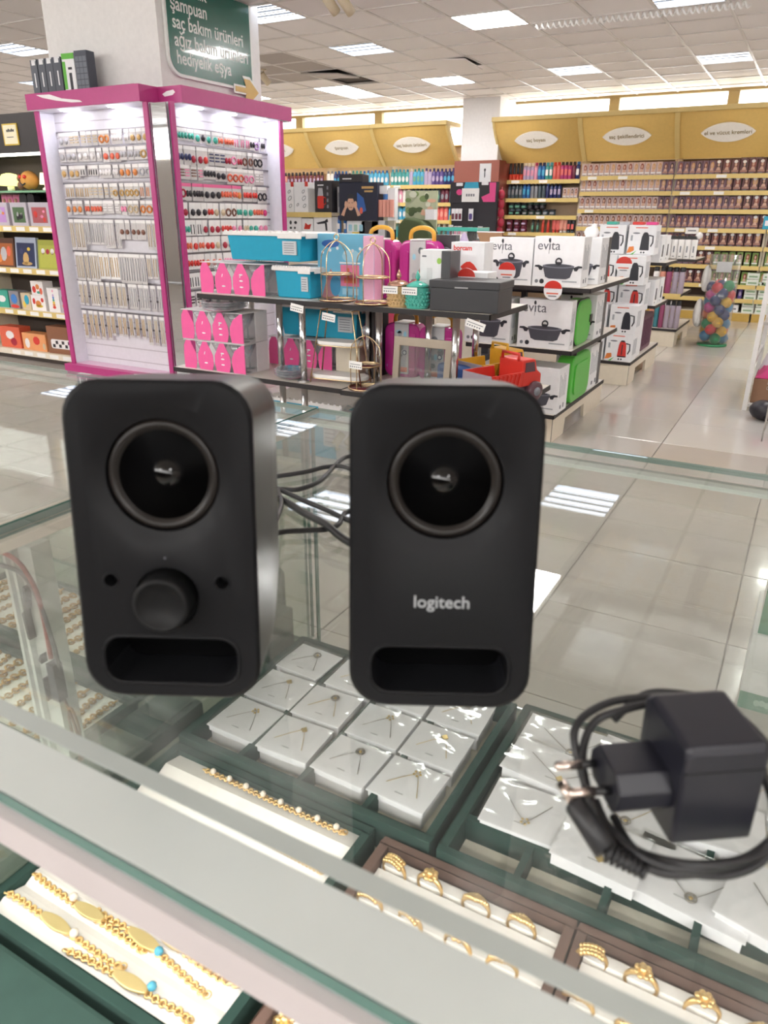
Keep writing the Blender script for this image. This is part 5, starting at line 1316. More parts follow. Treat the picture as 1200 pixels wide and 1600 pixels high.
def potbox(label, x, y, z, w_, h, d_, tall=False, rz=0.0, dark=False):
    o = thing('cookware_box', label, 'box', (x, y, z), rz, 'white evita cookware boxes')
    MB().box(0, w_, 0, d_, 0, h, CARD).build('carton', o, bev=.0012, seg=1)
    if dark: MB().box(w_, w_ + .0012, d_ * .75, d_, 0, h, mat('slate_side', '')).build('dark_edge', o)
    text('evita', .066 * w_ / .265, mat('evita_grey', '63646b', .5), o, (w_ * .06, -.0006, h * .74), name='brand_lettering')
    # spoon-shaped t with a leaf on top
    tx = w_ * .305
    MB().box(tx - .001, tx + .0012, -.0012, -.0006, h * .66, h * .90, mat('evita_grey', '')).prism(ell(tx, h * .93, .007, .011, 10), -.0012, -.0006, DARKP).build('spoon_mark', o)
    cx_, cz_ = w_ * .52, h * (.34 if tall else .30)
    pw, ph = w_ * (.27 if tall else .32), h * (.20 if tall else .14)
    b = MB()
    b.prism([(cx_ - pw, cz_ + ph * .8), (cx_ - pw * .80, cz_ - ph * .75), (cx_ - pw * .55, cz_ - ph), (cx_ + pw * .55, cz_ - ph), (cx_ + pw * .80, cz_ - ph * .75), (cx_ + pw, cz_ + ph * .8)], -.001, 0, POTM)
    b.prism(ell(cx_, cz_ + ph * .85, pw * 1.03, h * .045, 18), -.0018, -.001, POTL)
    b.prism(ell(cx_, cz_ + ph * .92, pw * .86, h * .030, 18), -.0024, -.0018, POTM)
    b.prism([(cx_ - .012, cz_ + ph * .9 + h * .02), (cx_ + .012, cz_ + ph * .9 + h * .02), (cx_ + .02, cz_ + ph * .9 + h * .075), (cx_ - .02, cz_ + ph * .9 + h * .075)], -.0026, -.0018, DARKP)
    b.ring((cx_, -.0015, cz_ + ph * .9 + h * .085), .016, .0045, DARKP, (0, 1, 0), 14, 4)
    for sx in (-1, 1):
        b.prism([(cx_ + sx * pw * .95, cz_ + ph * .65), (cx_ + sx * pw * 1.25, cz_ + ph * .95), (cx_ + sx * pw * 1.5, cz_ + ph * .9), (cx_ + sx * pw * 1.52, cz_ + ph * .65), (cx_ + sx * pw * 1.3, cz_ + ph * .6), (cx_ + sx * pw * 1.2, cz_ + ph * .2), (cx_ + sx * pw * 1.05, cz_ + ph * .2)], -.0016, -.0004, DARKP)
    b.build('pot_picture', o)
    MB().prism(ell(w_ * .09, h * .1, .010, .010, 10), -.001, 0, GREYP).prism(ell(w_ * .20, h * .1, .013, .013, 12), -.001, 0, DARKP).box(w_ * .62, w_ * .92, -.001, 0, h * .10, h * .125, mat('silver_grey_print', '')).build('printed_mark', o)
    b = MB()
    for k in range(5): b.box(w_, w_ + .0008, d_ * (.15 + .13 * k), d_ * (.19 + .13 * k), h * .35, h * (.85 - .06 * (k % 3)), mat('silver_grey_print', ''))
    b.box(w_, w_ + .0008, d_ * .3, d_ * .42, h * .08, h * .16, GREYP).box(w_, w_ + .0008, d_ * .6, d_ * .7, h * .08, h * .18, GREYP)
    b.build('side_print', o)
potbox('white evita box with a tall pot, left one on the top shelf', -1.632, 4.16, .889, .258, .248, .14, True)
potbox('white evita box with a shallow pot, right one on the top shelf', -1.365, 4.155, .889, .272, .258, .15)
potbox('white evita box standing behind the right top box, dark end showing', -1.30, 4.42, .889, .235, .25, .22, False, .0, True)
potbox('white evita box in the middle of the gondola with lid knob complete', -1.43, 4.16, .549, .305, .268, .09)
potbox('white evita box with a tall pot on the middle shelf behind the gift table', -1.765, 4.17, .549, .285, .262, .14, True)
potbox('white evita box on the bottom shelf beside the green case', -1.44, 4.16, .173, .28, .268, .20)
potbox('white box end with dark edge behind the green case on the middle shelf', -1.33, 4.62, .549, .225, .262, .25, False, 0, True)
potbox('white box end with dark edge behind the green case on the bottom shelf', -1.40, 4.90, .173, .225, .285, .30, False, 0, True)
LIMEG = mat('lime_green_case', '55bb42', .35)
def lunch(label, y0, y1, z, h, x1, zip_):
    o = thing('green_case', label, 'case', (0, 0, z))
    MB().prism(rrect(y0, y1, 0, h, .08, 6), x1 - .10, x1, LIMEG, 'x').build('shell', o, bev=.015, seg=3)
    if zip_:
        MB().tube([(x1 - .014, a, b_) for a, b_ in rrect(y0 - .002, y1 + .002, .004, h + .002, .08, 6)], .006, IT['black'], 6, True).build('zip', o)
        MB().box(x1 - .02, x1 + .006, y1 - .035, y1 + .005, h * .45, h * .62, BLACK).build('grip', o)
    else: MB().prism(rrect(y0 + .06, y1 - .06, .05, h - .05, .04, 6), x1 - .001, x1 + .008, LIMEG, 'x').build('relief_panel', o, bev=.004)
lunch('bright green zipped case on the middle shelf of the first gondola', 4.27, 4.58, .549, .255, -1.12, True)
lunch('bright green hard case on the bottom shelf of the first gondola', 4.42, 4.86, .173, .29, -1.16, False)
for l, x, y, z in (('red and white round promotion tag on the left top cookware box', -1.515, 4.150, .958), ('red and white round promotion tag hanging below the right top cookware box', -1.235, 4.130, .872), ('red and white round promotion tag between the kettle boxes', -1.285, 6.096, .905)):
    o = thing('round_promo_tag', l, 'promotion tag', (x, y, z)); promo(o)
    if y < 5: o.scale = (1.15, 1, 1.15)
    else: o.scale = (1.4, 1, 1.4)
o = thing('kraft_carton', 'open brown carton with raised flap behind the cookware boxes', 'carton', (-1.83, 4.52, .889))
KR = mat('kraft_board', 'a37d5e', .7)
MB().box(0, .15, 0, .2, 0, .20, KR).build('body', o); MB().prism([(0, .20), (.15, .20), (.13, .265), (-.03, .265)], 0, .004, KR).box(-.03, .13, -.001, .05, .265, .27, CARD).build('flap', o)
tier(-1.9, -1.72, 4.45, 4.8, .888, bpy.data.objects['gondola'])
o = thing('white_bag', 'crumpled white bag on top of the cookware boxes', 'bag', (-1.15, 4.50, 1.141))
MB().ball((0, 0, .025), .035, WHITE, 8, sx=1.3).ball((.012, .0, .055), .018, WHITE, 8).build('crumple', o)
# second gondola: kettle boxes
o = thing('gondola', 'cream gondola stacked with kettle boxes farther down the aisle', 'gondola', (0, 0, 0))
base(o, -1.66, -1.135, 6.02, 7.18, .186)
tier(-1.60, -1.08, 6.49, 7.1, .575, o); tier(-1.60, -1.04, 6.49, 7.05, .91, o)
MB().box(-1.40, -1.37, 6.7, 6.73, .186, 1.1, BED).build('upright', o)
def kettle(label, x, y, z, red, rz=0.0):
    o = thing('kettle_box', label, 'box', (x, y, z), rz, 'white kettle boxes')
    W, H, D = .205, .213, .19
    MB().box(0, W, 0, D, 0, H, CARD).build('carton', o, bev=.001, seg=1)
    kc = IT['red'] if red else DARKP
    b = MB().prism([(.095, .035), (.165, .035), (.158, .125), (.15, .15), (.11, .15), (.102, .125)], -.001, 0, kc)
    b.tube([(.155, -.001, .14), (.185, -.001, .135), (.188, -.001, .09), (.175, -.001, .06)], .005, DARKP, 5)
    b.box(.098, .162, -.0015, 0, .032, .042, DARKP).prism([(.11, .15), (.15, .15), (.14, .162), (.118, .162)], -.001, 0, DARKP)
    if red: b.box(.125, .133, -.0016, 0, .05, .13, DARKP)
    b.build('kettle_picture', o)
    b = MB().box(.05, .14, -.001, 0, H - .022, H - .015, IT['coral']).prism(ell(.06, .155, .028, .006, 10), -.001, 0, GREYP)
    b.prism([(0, .01), (.03, .015), (.055, .03), (.05, .06), (.015, .055)], -.001, 0, ORANGE).prism([(.03, .0), (.06, .02), (.075, .03), (.05, .0)], -.0012, 0, GREEN)
    b.box(.02, .035, -.001, 0, .1, .14, mat('silver_grey_print', '')).prism(ell(.11, .016, .007, .007, 8), -.001, 0, DARKP).prism(ell(.13, .016, .007, .007, 8), -.001, 0, DARKP)
    for k in range(4): b.box(W, W + .0008, .03 + .035 * k, .045 + .035 * k, .05, .17, mat('silver_grey_print', ''))
    b.build('printed_mark', o)
KX = -1.335
kettle('kettle box with red kettle at the bottom of the front stack', KX, 6.03, .187, True)
kettle('kettle box with black kettle second from the bottom of the front stack', KX + .005, 6.03, .402, False)
kettle('kettle box with red kettle in the third layer', KX - .005, 6.28, .549, True)
kettle('kettle box with black kettle in the fourth layer beside the round tag', KX + .005, 6.10, .762, False)
kettle('kettle box with black kettle on the very top at right', KX + .025, 6.25, .977, False)
kettle('kettle box with black kettle on the very top, left one', KX - .20, 6.25, .977, False)
kettle('kettle box with red kettle in the fourth layer, left one behind the cookware', KX - .215, 6.10, .762, True)
kettle('kettle box with red kettle in the third layer, left one behind the cookware', KX - .225, 6.28, .549, True)
kettle('kettle box in the bottom layer, left one behind the first gondola', KX - .222, 6.03, .187, True)
kettle('kettle box in the second layer, left one behind the first gondola', KX - .222, 6.03, .402, False)
for z_, y_ in ((.187, 6.28),): 
    o = thing('white_support_carton', 'plain white carton carrying the rear kettle boxes', 'carton', (KX - .22, 6.26, .187)); MB().box(0, .41, 0, .185, 0, .36, CARD).build('carton', o)
for k, (y, z, l) in enumerate(((6.5, .911, 'white kettle carton seen end-on behind the top kettle box'), (6.72, .911, 'second white kettle carton seen end-on on the top shelf'), (6.47, .576, 'white kettle carton with black jug print on the middle shelf side'), (6.70, .576, 'white kettle carton at the far end of the middle shelf'))):
    o = thing('end_on_carton', l, 'carton', (-1.30, y + .02, z)); MB().box(0, .2, 0, .19, 0, .2, CARD).build('carton', o, bev=.001, seg=1)
    b = MB().prism([(.06, .04), (.12, .04), (.115, .13), (.07, .13)], .2, .2008, DARKP, 'x').prism(ell(.06, .02, .008, .008, 8), .2, .2008, DARKP, 'x'); b.build('printed_picture', o)
o = thing('purple_case', 'dark purple suitcase on the base of the second gondola', 'suitcase', (-1.16, 6.55, .187))
MB().prism(rrect(0, .42, .0, .30, .04, 6), -.1, 0, mat('aubergine', '5c2f4c', .4), 'x').build('shell', o, bev=.012, seg=2)
b = MB()
for k in range(5): b.box(-.001, .004, .05 + k * .07, .07 + k * .07, .04, .26, MATS['aubergine'])
b.build('ribs', o)
o = thing('orange_pouch', 'small orange packet on the middle shelf of the second gondola', 'packet', (-1.13, 6.50, .576)); MB().prism([(0, 0), (.1, 0), (.08, .06), (.02, .07)], -.03, .03, ORANGE, 'x').build('wrapper', o, bev=.008)
for k, (c_, n_) in enumerate((('teal', 'turquoise'), ('silver', 'pale lilac'), ('red', 'red'), ('hot', 'pink'))):
    o = thing('small_packet', '%s packet lying on top of the kettle boxes' % n_, 'packet', (-1.50 + k * .1, 6.3, 1.191)); MB().box(0, .08, 0, .1, 0, .022, IT[c_]).build('wrapper', o, bev=.006)
# third gondola: flasks
o = thing('gondola', 'small gondola of flasks at the far end of the row', 'gondola', (0, 0, 0))
base(o, -1.60, -1.13, 8.18, 9.1, .182)
tier(-1.60, -1.13, 8.18, 8.9, .525, o); tier(-1.55, -1.03, 8.18, 8.85, .862, o)
MB().box(-1.40, -1.34, 8.5, 8.56, .182, 1.0, BED).build('upright', o)
MB().box(-1.60, -1.13, 8.172, 8.178, .50, .53, SHELFY).build('price_rail', o)
def flask(label, x, y, z, h, body, cap, grp, r=.042):
    o = thing('flask', label, 'flask', (x, y, z), 0, grp)
    MB().lathe([(r * .95, 0), (r, .008), (r, h * .78), (r * .85, h * .83), (1e-7, h * .83)], body, n=14).build('body', o)
    MB().lathe([(r * .86, h * .832), (r * .9, h * .86), (r * .86, h), (1e-7, h)], cap, n=14).build('cap', o)
FC = [('white', 'white'), ('peach', 'coral'), ('plum', 'crimson'), ('grey-lilac', 'lilac'), ('teal', 'teal')]
FM = {'white': WHITE, 'peach': mat('flask_peach', 'd58f7a', .35), 'plum': mat('flask_plum', '94466a', .35), 'grey-lilac': mat('flask_lilac', 'a79aa8', .35), 'teal': mat('flask_teal', '3c7f8c', .35)}
for r_, (z, n, seq) in enumerate(((.526, 5, ['white', 'peach', 'plum', 'grey-lilac', 'grey-lilac']), (.183, 6, ['peach', 'teal', 'plum', 'grey-lilac', 'grey-lilac', 'grey-lilac']))):
    for k in range(n):
        flask('%s flask with black cap, place %s of the %s flask row' % (seq[k], ['first', 'second', 'third', 'fourth', 'fifth', 'sixth'][k], ['middle', 'bottom'][r_]), -1.40 + k * (.062 if n == 5 else .052), 8.24 + rnd.uniform(0, .02), z, .255 if r_ == 0 else .275, FM[seq[k]], BLACK, 'flasks with black caps', .029 if r_ == 0 else .025)
for k in range(5):
    o = thing('white_canister', 'white canister with thin black print on the top flask shelf, %s from the left' % ['first', 'second', 'third', 'fourth', 'fifth'][k], 'canister', (-1.325 + k * .061, 8.25, .863), 0, 'white canisters on the top flask shelf')
    MB().lathe([(.029, 0), (.03, .01), (.03, .175), (.027, .18), (1e-7, .18)], WHITE, n=16).build('body', o)
    MB().box(-.006, .006, -.032, -.0305, .06, .12, GREYP).box(-.01, .01, -.032, -.029, .02, .026, DARKP).build('printed_mark', o)
for k, x in enumerate((-1.30, -1.21, -1.12)):
    o = thing('black_cap_set', 'black kitchen gadget lying on the white canisters, %s' % ['first', 'second', 'third'][k], 'gadget', (x, 8.30, 1.044)); MB().prism([(-.05, 0), (.05, 0), (.035, .03), (-.04, .035)], -.03, .03, BLACK).build('body', o, bev=.006)
o = thing('white_ball', 'white ball on top of the flask gondola', 'ball', (-1.06, 8.32, 1.044)); MB().ball((0, 0, .035), .035, WHITE, 14).build('shell', o)
for k, (x, z, r) in enumerate(((-.965, .63, .1), (-.99, .28, .11))):
    o = thing('white_sack', 'white plastic sack hanging at the side of the flask gondola, %s' % ['upper', 'lower'][k], 'sack', (x, 8.62, z - r)); MB().ball((0, 0, r * 1.3), r, mat('sack_white', 'f3f1ee', .7), 12, sx=.45, sz=1.35, sy=1.3).ball((.02, -.05, r * .7), r * .6, MATS['sack_white'], 10, sx=.5, sz=1.2).build('sack_body', o)
# net tube of coloured balls
o = thing('ball_tube', 'tall clear tube filled with coloured balls in the aisle', 'ball bin', (-.80, 8.55, 0))
MB().lathe([(.145, .002), (.15, .9)], glass('tube_film', 'f0f0f0', 1.2, .1, .10), n=24).build('film', o)
bt = MB().lathe([(.145, 0), (.147, .02), (.1, .021), (1e-7, .021)], mat('bin_green', '2f8f5c', .4), n=24).build('base', o)
MB().box(-.06, .08, -.152, -.149, .74, .84, mat('grey_paper', 'b9babb', .6)).build('paper_sign', o)
BC = [('red', 'd8404a'), ('blue', '3f8fc4'), ('green', '22925c'), ('orange', 'e4682e'), ('yellow', 'e2b23c'), ('magenta', 'c23a8c'), ('navy', '27356e')]
BMs = [(n_, mat('ball_' + n_, c_, .35)) for n_, c_ in BC]
rb = random.Random(3)
for lay in range(8):
    for k in range(6):
        n_, m_ = BMs[rb.randrange(7)]
        r = .056; a = k * 1.2566 + lay * .63
        x, y = ((.093 * math.cos(a), .093 * math.sin(a)) if k < 5 else (0, 0))
        ob = MB().ball((0, 0, 0), r, m_, 12).build('toy_ball', None, (-.80 + x, 8.55 + y, .08 + lay * .072 + (k % 2) * .02))
        tag(ob, '%s ball packed in the %s layer of the clear tube in the aisle' % (n_, nth(lay + 1)), 'ball', '%s balls in the clear tube' % n_)
# white rack at the right edge
o = thing('white_rack', 'white slanted rack with shelves at the right picture edge', 'rack', (0, 0, 0))
MB().box(-.262, -.232, 5.63, 5.66, 0, 1.3, WHITE).build('post', o); MB().box(.55, .58, 5.63, 5.66, 0, 1.3, WHITE).build('post', o)
MB().box(-.262, -.232, 6.6, 6.63, 0, 1.3, WHITE).box(.55, .58, 6.6, 6.63, 0, 1.3, WHITE).build('post', o)
MB().box(-.232, .55, 5.67, 6.6, .02, .04, WHITE).box(-.232, .55, 5.67, 6.6, .58, .60, STEEL).build('shelf', o)
MB().box(-.255, -.24, 5.66, 6.6, .30, .32, WHITE).box(-.255, -.24, 5.66, 6.6, .9, .92, WHITE).build('rail', o)
def cloth(label, x, y, z, sx, sy, sz, m):
    o = thing('folded_cloth', label, 'clothing', (x, y, z)); b = MB(); n = 10
    v = [(-sx + 2 * sx * i / n, -sy + 2 * sy * j_ / n, sz * (1 - ((2 * i / n - 1) ** 4)) * (1 - ((2 * j_ / n - 1) ** 4)) * (.8 + .3 * math.sin(i * 2.1 + j_))) for j_ in range(n + 1) for i in range(n + 1)]
    b.add(v, [(j_ * (n + 1) + i, j_ * (n + 1) + i + 1, (j_ + 1) * (n + 1) + i + 1, (j_ + 1) * (n + 1) + i) for j_ in range(n) for i in range(n)], m, True)
    b.box(-sx, sx, -sy, sy, -.004, -.001, m)
    b.build('fabric', o)
o = thing('brown_carton', 'brown cardboard box of clothes on the white rack', 'carton', (-.225, 5.72, .041)); MB().box(0, .35, 0, .4, 0, .17, mat('carton_brown', '8f6b52', .7)).build('carton', o, bev=.004)
cloth('crimson pink folded clothes in the brown carton', -.05, 5.9, .216, .17, .17, .09, IT['hot']); cloth('white and pink bundle of clothes above the crimson ones', -.05, 6.2, .216, .17, .14, .19, mat('white_pink_cloth', 'e8dfe6', .8))
cloth('pink and lilac clothes on the upper rack level', -.02, 5.9, .605, .17, .17, .05, IT['lilac'])
o = thing('black_hat', 'black shiny bag on the floor in front of the brown carton', 'bag', (-.12, 5.42, 0)); MB().ball((0, 0, .065), .09, IT['black'], 14, sz=.72).ball((.05, -.04, .05), .06, IT['black'], 10, sz=.8).build('body', o)
o = thing('wire_basket', 'chrome wire basket stand at the right picture edge', 'basket', (-.085, 4.85, 0))
b = MB()
for x in (0, .35): b.cyl((x, 0, 0), (x, 0, .42), .005, STEEL, 6); b.cyl((x, .3, 0), (x, .3, .42), .005, STEEL, 6)
b.build('leg', o); b = MB()
for z in (.12, .22, .32, .42): b.tube([(0, 0, z), (.35, 0, z), (.35, .3, z), (0, .3, z)], .003, STEEL, 5, True)
for k in range(8): b.cyl((.044 * k, 0, .12), (.044 * k, 0, .42), .0025, STEEL, 5); b.cyl((0, .043 * k, .12), (0, .043 * k, .42), .0025, STEEL, 5)
b.build('wire_grid', o)
b = MB()
for k in range(5): b.tube([(-.004, .02, .30 + k * .03), (-.03, .02, .31 + k * .03), (-.028, .02, .325 + k * .03)], .0025, STEEL, 5)
b.build('hook', o)
# tall green-labelled cartons just beyond the counter
o = thing('green_label_carton', 'white carton with green bands standing beyond the counter at the right edge', 'carton', (.038, 1.95, 0))
GT = mat('teal_green_print', '4d9478', .45)
MB().box(0, .40, 0, .28, 0, .23, CARD).build('carton', o, bev=.002, seg=1)
MB().box(0, .40, -.0012, 0, .0, .052, GT).box(.06, .16, -.0012, 0, .12, .135, GT).build('green_band', o)
b = MB().box(.06, .11, -.0016, 0, .085, .118, mat('faint_grey', '')).box(.115, .16, -.0016, 0, .085, .118, mat('faint_grey', ''))
for k in range(4): b.prism(ell(.045 + k * .013, .026 + .003 * (k % 2), .008, .010, 8), -.0020, -.0012, mat('pale_green', 'a9cdbd', .5))
for k in range(2): b.box(.13, .22, -.0020, -.0012, .014 + k * .016, .022 + k * .016, CARD)
b.build('printed_mark', o)
o = thing('green_label_carton', 'white and green carton with a clear window on top of the lower one', 'carton', (.05, 1.96, .231))
MB().box(0, .38, 0, .26, 0, .32, CARD).build('carton', o, bev=.002, seg=1)
MB().box(-.0012, .38, -.0012, 0, 0, .10, GT).box(-.0012, .02, -.0012, 0, .1, .32, GT).build('green_band', o)
MB().box(.03, .3, -.0016, 0, .12, .30, mat('window_grey', 'c9d2d0', .3)).prism(ell(.05, .05, .018, .022, 12), -.0022, -.0012, CARD).build('printed_mark', o)
# ================================================================ SHELVES ALONG THE BACK WALL
BACKP = mat('peach_back_panel', 'd9c0a4', .5)
def wallshelf(label, x0, x1, levels, dark=True, front=10.8):
    o = thing('wall_shelving', label, 'shelf', (0, 0, 0))
    MB().box(x0, x1, 11.17, 11.2, 0, 2.1, mat('shelf_back_dark', '6c5a50', .6) if dark else BACKP).build('back_panel', o)
    MB().box(x0, x1, 11.14, 11.17, levels[0] + .2, 2.05, mat('cream_rail', 'e6d8c6', .5)).build('top_panel', o)
    for x in (x0, x1 - .025): MB().box(x, x + .025, 10.9, 11.17, 0, 1.98, CREAM).build('upright', o)
    for z in levels:
        s_ = MB().box(x0 + .002, x1 - .002, front, 11.17, z - .028, z, CREAM).build('shelf', o)
        MB().box(x0 + .004, x1 - .004, front - .008, front, z - .048, z + .004, SHELFY).build('price_rail', s_)
        for k in range(int((x1 - x0) / .4)):
            if rnd.random() < .5: MB().box(x0 + .1 + k * .4, x0 + .22 + k * .4, front - .0095, front - .008, z - .04, z - .004, TAGM).build('price_label', s_)
    MB().box(x0, x1, front - .02, 11.17, .10, .107, CREAM).build('base_shelf', o)
    MB().box(x0 + .01, x1 - .01, front - .02, front, 0, .10, YELLOW).build('plinth', o)
lvB = [1.745, 1.553, 1.337, 1.115, .905, .678, .446, .276]
wallshelf('mustard-edged wall shelving of hair dye, first bay right of the bottle bay', -2.985, -1.79, lvB)
wallshelf('mustard-edged wall shelving of hair dye, second bay', -1.785, -.61, lvB)
wallshelf('mustard-edged wall shelving of hair dye, bay at the right picture edge', -.605, .58, lvB)
wallshelf('mustard-edged wall shelving of spray bottles and black jars beside the pillar', -4.06, -2.99, [1.712, 1.475, 1.253, 1.03, .80, .55, .3], False)
lvL = [1.665, 1.42, 1.177, .922, .66, .40]
for x0, x1, l in ((-9.5, -8.3, 'at the far left'), (-8.295, -7.1, 'behind the kiosk'), (-7.095, -5.95, 'behind the appliance boxes'), (-5.945, -4.76, 'next to the white pillar on its left')):
    wallshelf('mustard-edged wall shelving of shampoo, bay ' + l, x0, x1, lvL, False)
# hair dye cartons
DSK = mat('dye_portrait_skin', 'cfa994', .6)
def dye(base, hair, face, low, cap=None):
    b = MB(); w_, h = .034, .158
    b.box(-w_, w_, 0, .06, 0, h, base)
    b.prism(ell(.004, h * .64, .022, .042, 10), -.002, 0, hair)
    b.prism(ell(.002, h * .66, .011, .020, 8), -.004, -.001, face)
    b.prism([(-.02, h * .28), (.022, h * .28), (.012, h * .5), (-.008, h * .5)], -.003, -.001, face)
    b.box(-w_ * .9, w_ * .9, -.004, 0, h * .16, h * .25, low)
    if cap: b.prism(ell(.0, h * .86, .018, .018, 8), -.005, -.001, cap)
    b.box(-w_ * .7, w_ * .4, -.003, 0, h * .05, h * .10, GREYP)
    return b
BL = mat('dye_blush', 'ceb8b6', .4); MV = mat('dye_mauve', '75586a', .4); DR = mat('dye_maroon', '61363a', .4); BZ = mat('dye_bronze', 'b98876', .4); LG_ = mat('dye_green', '7d9c4c', .4)
HB = [mat('hair_' + n_, c_, .5) for n_, c_ in (('chestnut', '6a3a28'), ('blond', 'c49a68'), ('dark', '38231f'), ('auburn', '8a4230'))]
DP = {}
for nm, base_, low, cap in (('blush', BL, CARD, None), ('mauve', MV, BZ, None), ('maroon', DR, BZ, CARD), ('green', LG_, CARD, None)):
    DP[nm] = []
    for hh in HB:
        me = dye(base_, hh, DSK, low, cap).build('hair_dye_carton'); DP[nm].append(me.data); bpy.data.objects.remove(me)
rr_ = ['top', 'second', 'third', 'fourth', 'fifth', 'sixth', 'seventh']
split = [(-1.98, -1.30), (-1.97, -1.15), (-1.92, -1.05), (-1.88, -.80), (-2.0, -1.3), (-1.9, -1.4), (-2.2, -1.9)]
for r_, z in enumerate(lvB[:7]):
    x = -2.95 if r_ < 5 else (-1.86 if r_ == 5 else -1.75)
    xe = .25 if r_ < 5 else -.1
    k = 0
    while x < xe:
        nm = 'blush' if x < split[r_][0] else ('mauve' if x < split[r_][1] else 'maroon')
        if r_ >= 5: nm = 'mauve' if x < -1.45 else ('green' if x > -1.2 else 'maroon')
        step = {'blush': .074, 'mauve': .075, 'maroon': .098, 'green': .09}[nm]
        if abs(x - -1.79) < .045 or abs(x + .61) < .05: x += .03; continue
        o = link('hair_dye_carton', DP[nm][(k + r_ + (k // 5)) % 4 if nm != 'blush' else (0 if r_ > 1 else 1) if rnd.random() < .7 else 3], None, (x, 10.845 + rnd.uniform(0, .008), z + .001))
        o.rotation_euler = (0, 0, rnd.uniform(-.04, .04)); o.scale = (1.25 if nm == 'maroon' else 1.0, 1, rnd.uniform(.97, 1.03) * (1.0 if nm != 'maroon' else 1.04))
        tag(o, {'blush': 'pale blush hair dye carton', 'mauve': 'mauve hair dye carton', 'maroon': 'dark maroon hair dye carton', 'green': 'green hair dye carton'}[nm] + ' with a portrait, %s dye row, %s from the left' % (rr_[r_], nth(k + 1)), 'hair dye', '%s hair dye cartons in the %s row' % (nm, rr_[r_]))
        x += step; k += 1
for k in range(3):
    o = link('hair_dye_carton', DP['mauve'][k], None, (-1.0 + k * .085, 10.84, lvB[0] + .165)); o.scale = (1.1, 1, 1)
    tag(o, 'mauve hair dye carton stacked on top of the top dye row, %s of three' % ['first', 'second', 'third'][k], 'hair dye', 'hair dye cartons stacked above the top row')
# bottles and jars
BM_ = {}
def bottle_me(kind, body, cap, band=None):
    key = (kind, body.name, cap.name, band.name if band else '')
    if key in BM_: return BM_[key]
    b = MB()
    if kind == 'spray': b.lathe([(.024, 0), (.026, .006), (.026, .155), (.02, .165), (1e-7, .166)], body, n=10).lathe([(.019, .166), (.021, .172), (.019, .215), (1e-7, .217)], cap, n=10)
    elif kind == 'shampoo': b.lathe([(.029, 0), (.032, .01), (.032, .125), (.026, .155), (.014, .167), (1e-7, .168)], body, n=10, sy=.6).lathe([(.016, .165), (.016, .195), (1e-7, .197)], cap, n=8, sy=.8)
    elif kind == 'jar': b.lathe([(.04, 0), (.044, .008), (.044, .055), (1e-7, .056)], body, n=12).lathe([(.046, .056), (.046, .082), (1e-7, .083)], cap, n=12)
    elif kind == 'tube': b.lathe([(.02, 0), (.02, .03), (1e-7, .031)], cap, n=8).lathe([(.022, .03), (.028, .06), (.032, .165), (.031, .17), (1e-7, .171)], body, n=10, sy=.5)
    elif kind == 'cap_down': b.lathe([(.024, 0), (.026, .006), (.026, .07), (1e-7, .071)], cap, n=10).lathe([(.022, .07), (.020, .09), (.018, .21), (.01, .24), (1e-7, .241)], body, n=10)
    if band:
        R_ = .045 if kind == 'jar' else .0275
        if kind == 'shampoo': b.prism(ell(0, .075, .02, .035, 10), -.021, -.017, band)
        else: b.prism(rrect(-R_ * .6, R_ * .6, .02 if kind == 'jar' else .05, .045 if kind == 'jar' else .12, .006, 2), -R_ - .001, -R_ * .75, band)
    o = b.build('bottle'); BM_[key] = o.data; bpy.data.objects.remove(o)
    return BM_[key]
C_ = {n_: mat('bottle_' + n_, c_, .3) for n_, c_ in dict(black='26242a', red='d0432f', white='eeeae6', pink='e59ab4', magenta='b8407c', blue='2f6fb6', sky='4aa9cf', teal='3f9a9a', navy='27306a', lilac='b9a9c9', violet='5b4a8c', coral='e2706a', green='6aa58c', dkgreen='2f4a44', maroon='702a3e', gold='c9a050', slate='4b5a64', peach='e8a392', grey='8e8f96').items()}
def line(x0, x1, z, step, seq, kind, nm, y=10.86, s_=1.0, name='bottle', cat='bottle'):
    """a line of bottles; seq = [(fraction, colour word, cap colour, band colour)]"""
    n = max(1, int(round((x1 - x0) / step)))
    for k in range(n):
        t = (k + .5) / n; x = x0 + (x1 - x0) * t
        e = [q for q in seq if t <= q[0] + 1e-6][0]
        o = link(name, bottle_me(e[4] if len(e) > 4 else kind, C_[e[1]], C_[e[2]], C_[e[3]] if e[3] else None), None, (x, y + rnd.uniform(0, .01), z + .001))
        o.scale = (s_, s_, s_ * rnd.uniform(.97, 1.03))
        tag(o, '%s %s %s, %s from the left' % (e[1] if e[1] != 'dkgreen' else 'dark green', name.replace('_', ' '), nm, nth(k + 1)), cat, '%s %ss %s' % (e[1], name.replace('_', ' '), nm))
line(-4.03, -3.02, 1.712, .052, [(.2, 'black', 'red', None, 'cap_down'), (.35, 'lilac', 'white', 'pink'), (.42, 'pink', 'magenta', None), (.52, 'blue', 'navy', 'sky'), (.64, 'teal', 'sky', 'white'), (.75, 'coral', 'red', None), (.88, 'magenta', 'black', 'coral'), (.94, 'maroon', 'black', None), (1, 'navy', 'blue', 'white')], 'spray', 'on the top shelf beside the pillar', s_=1.08)
line(-4.03, -3.25, 1.475, .055, [(.25, 'slate', 'black', 'grey'), (.4, 'blue', 'navy', 'sky'), (.55, 'grey', 'black', None), (.7, 'slate', 'black', None), (.8, 'navy', 'blue', None), (1, 'navy', 'black', 'lilac')], 'spray', 'on the second shelf beside the pillar')
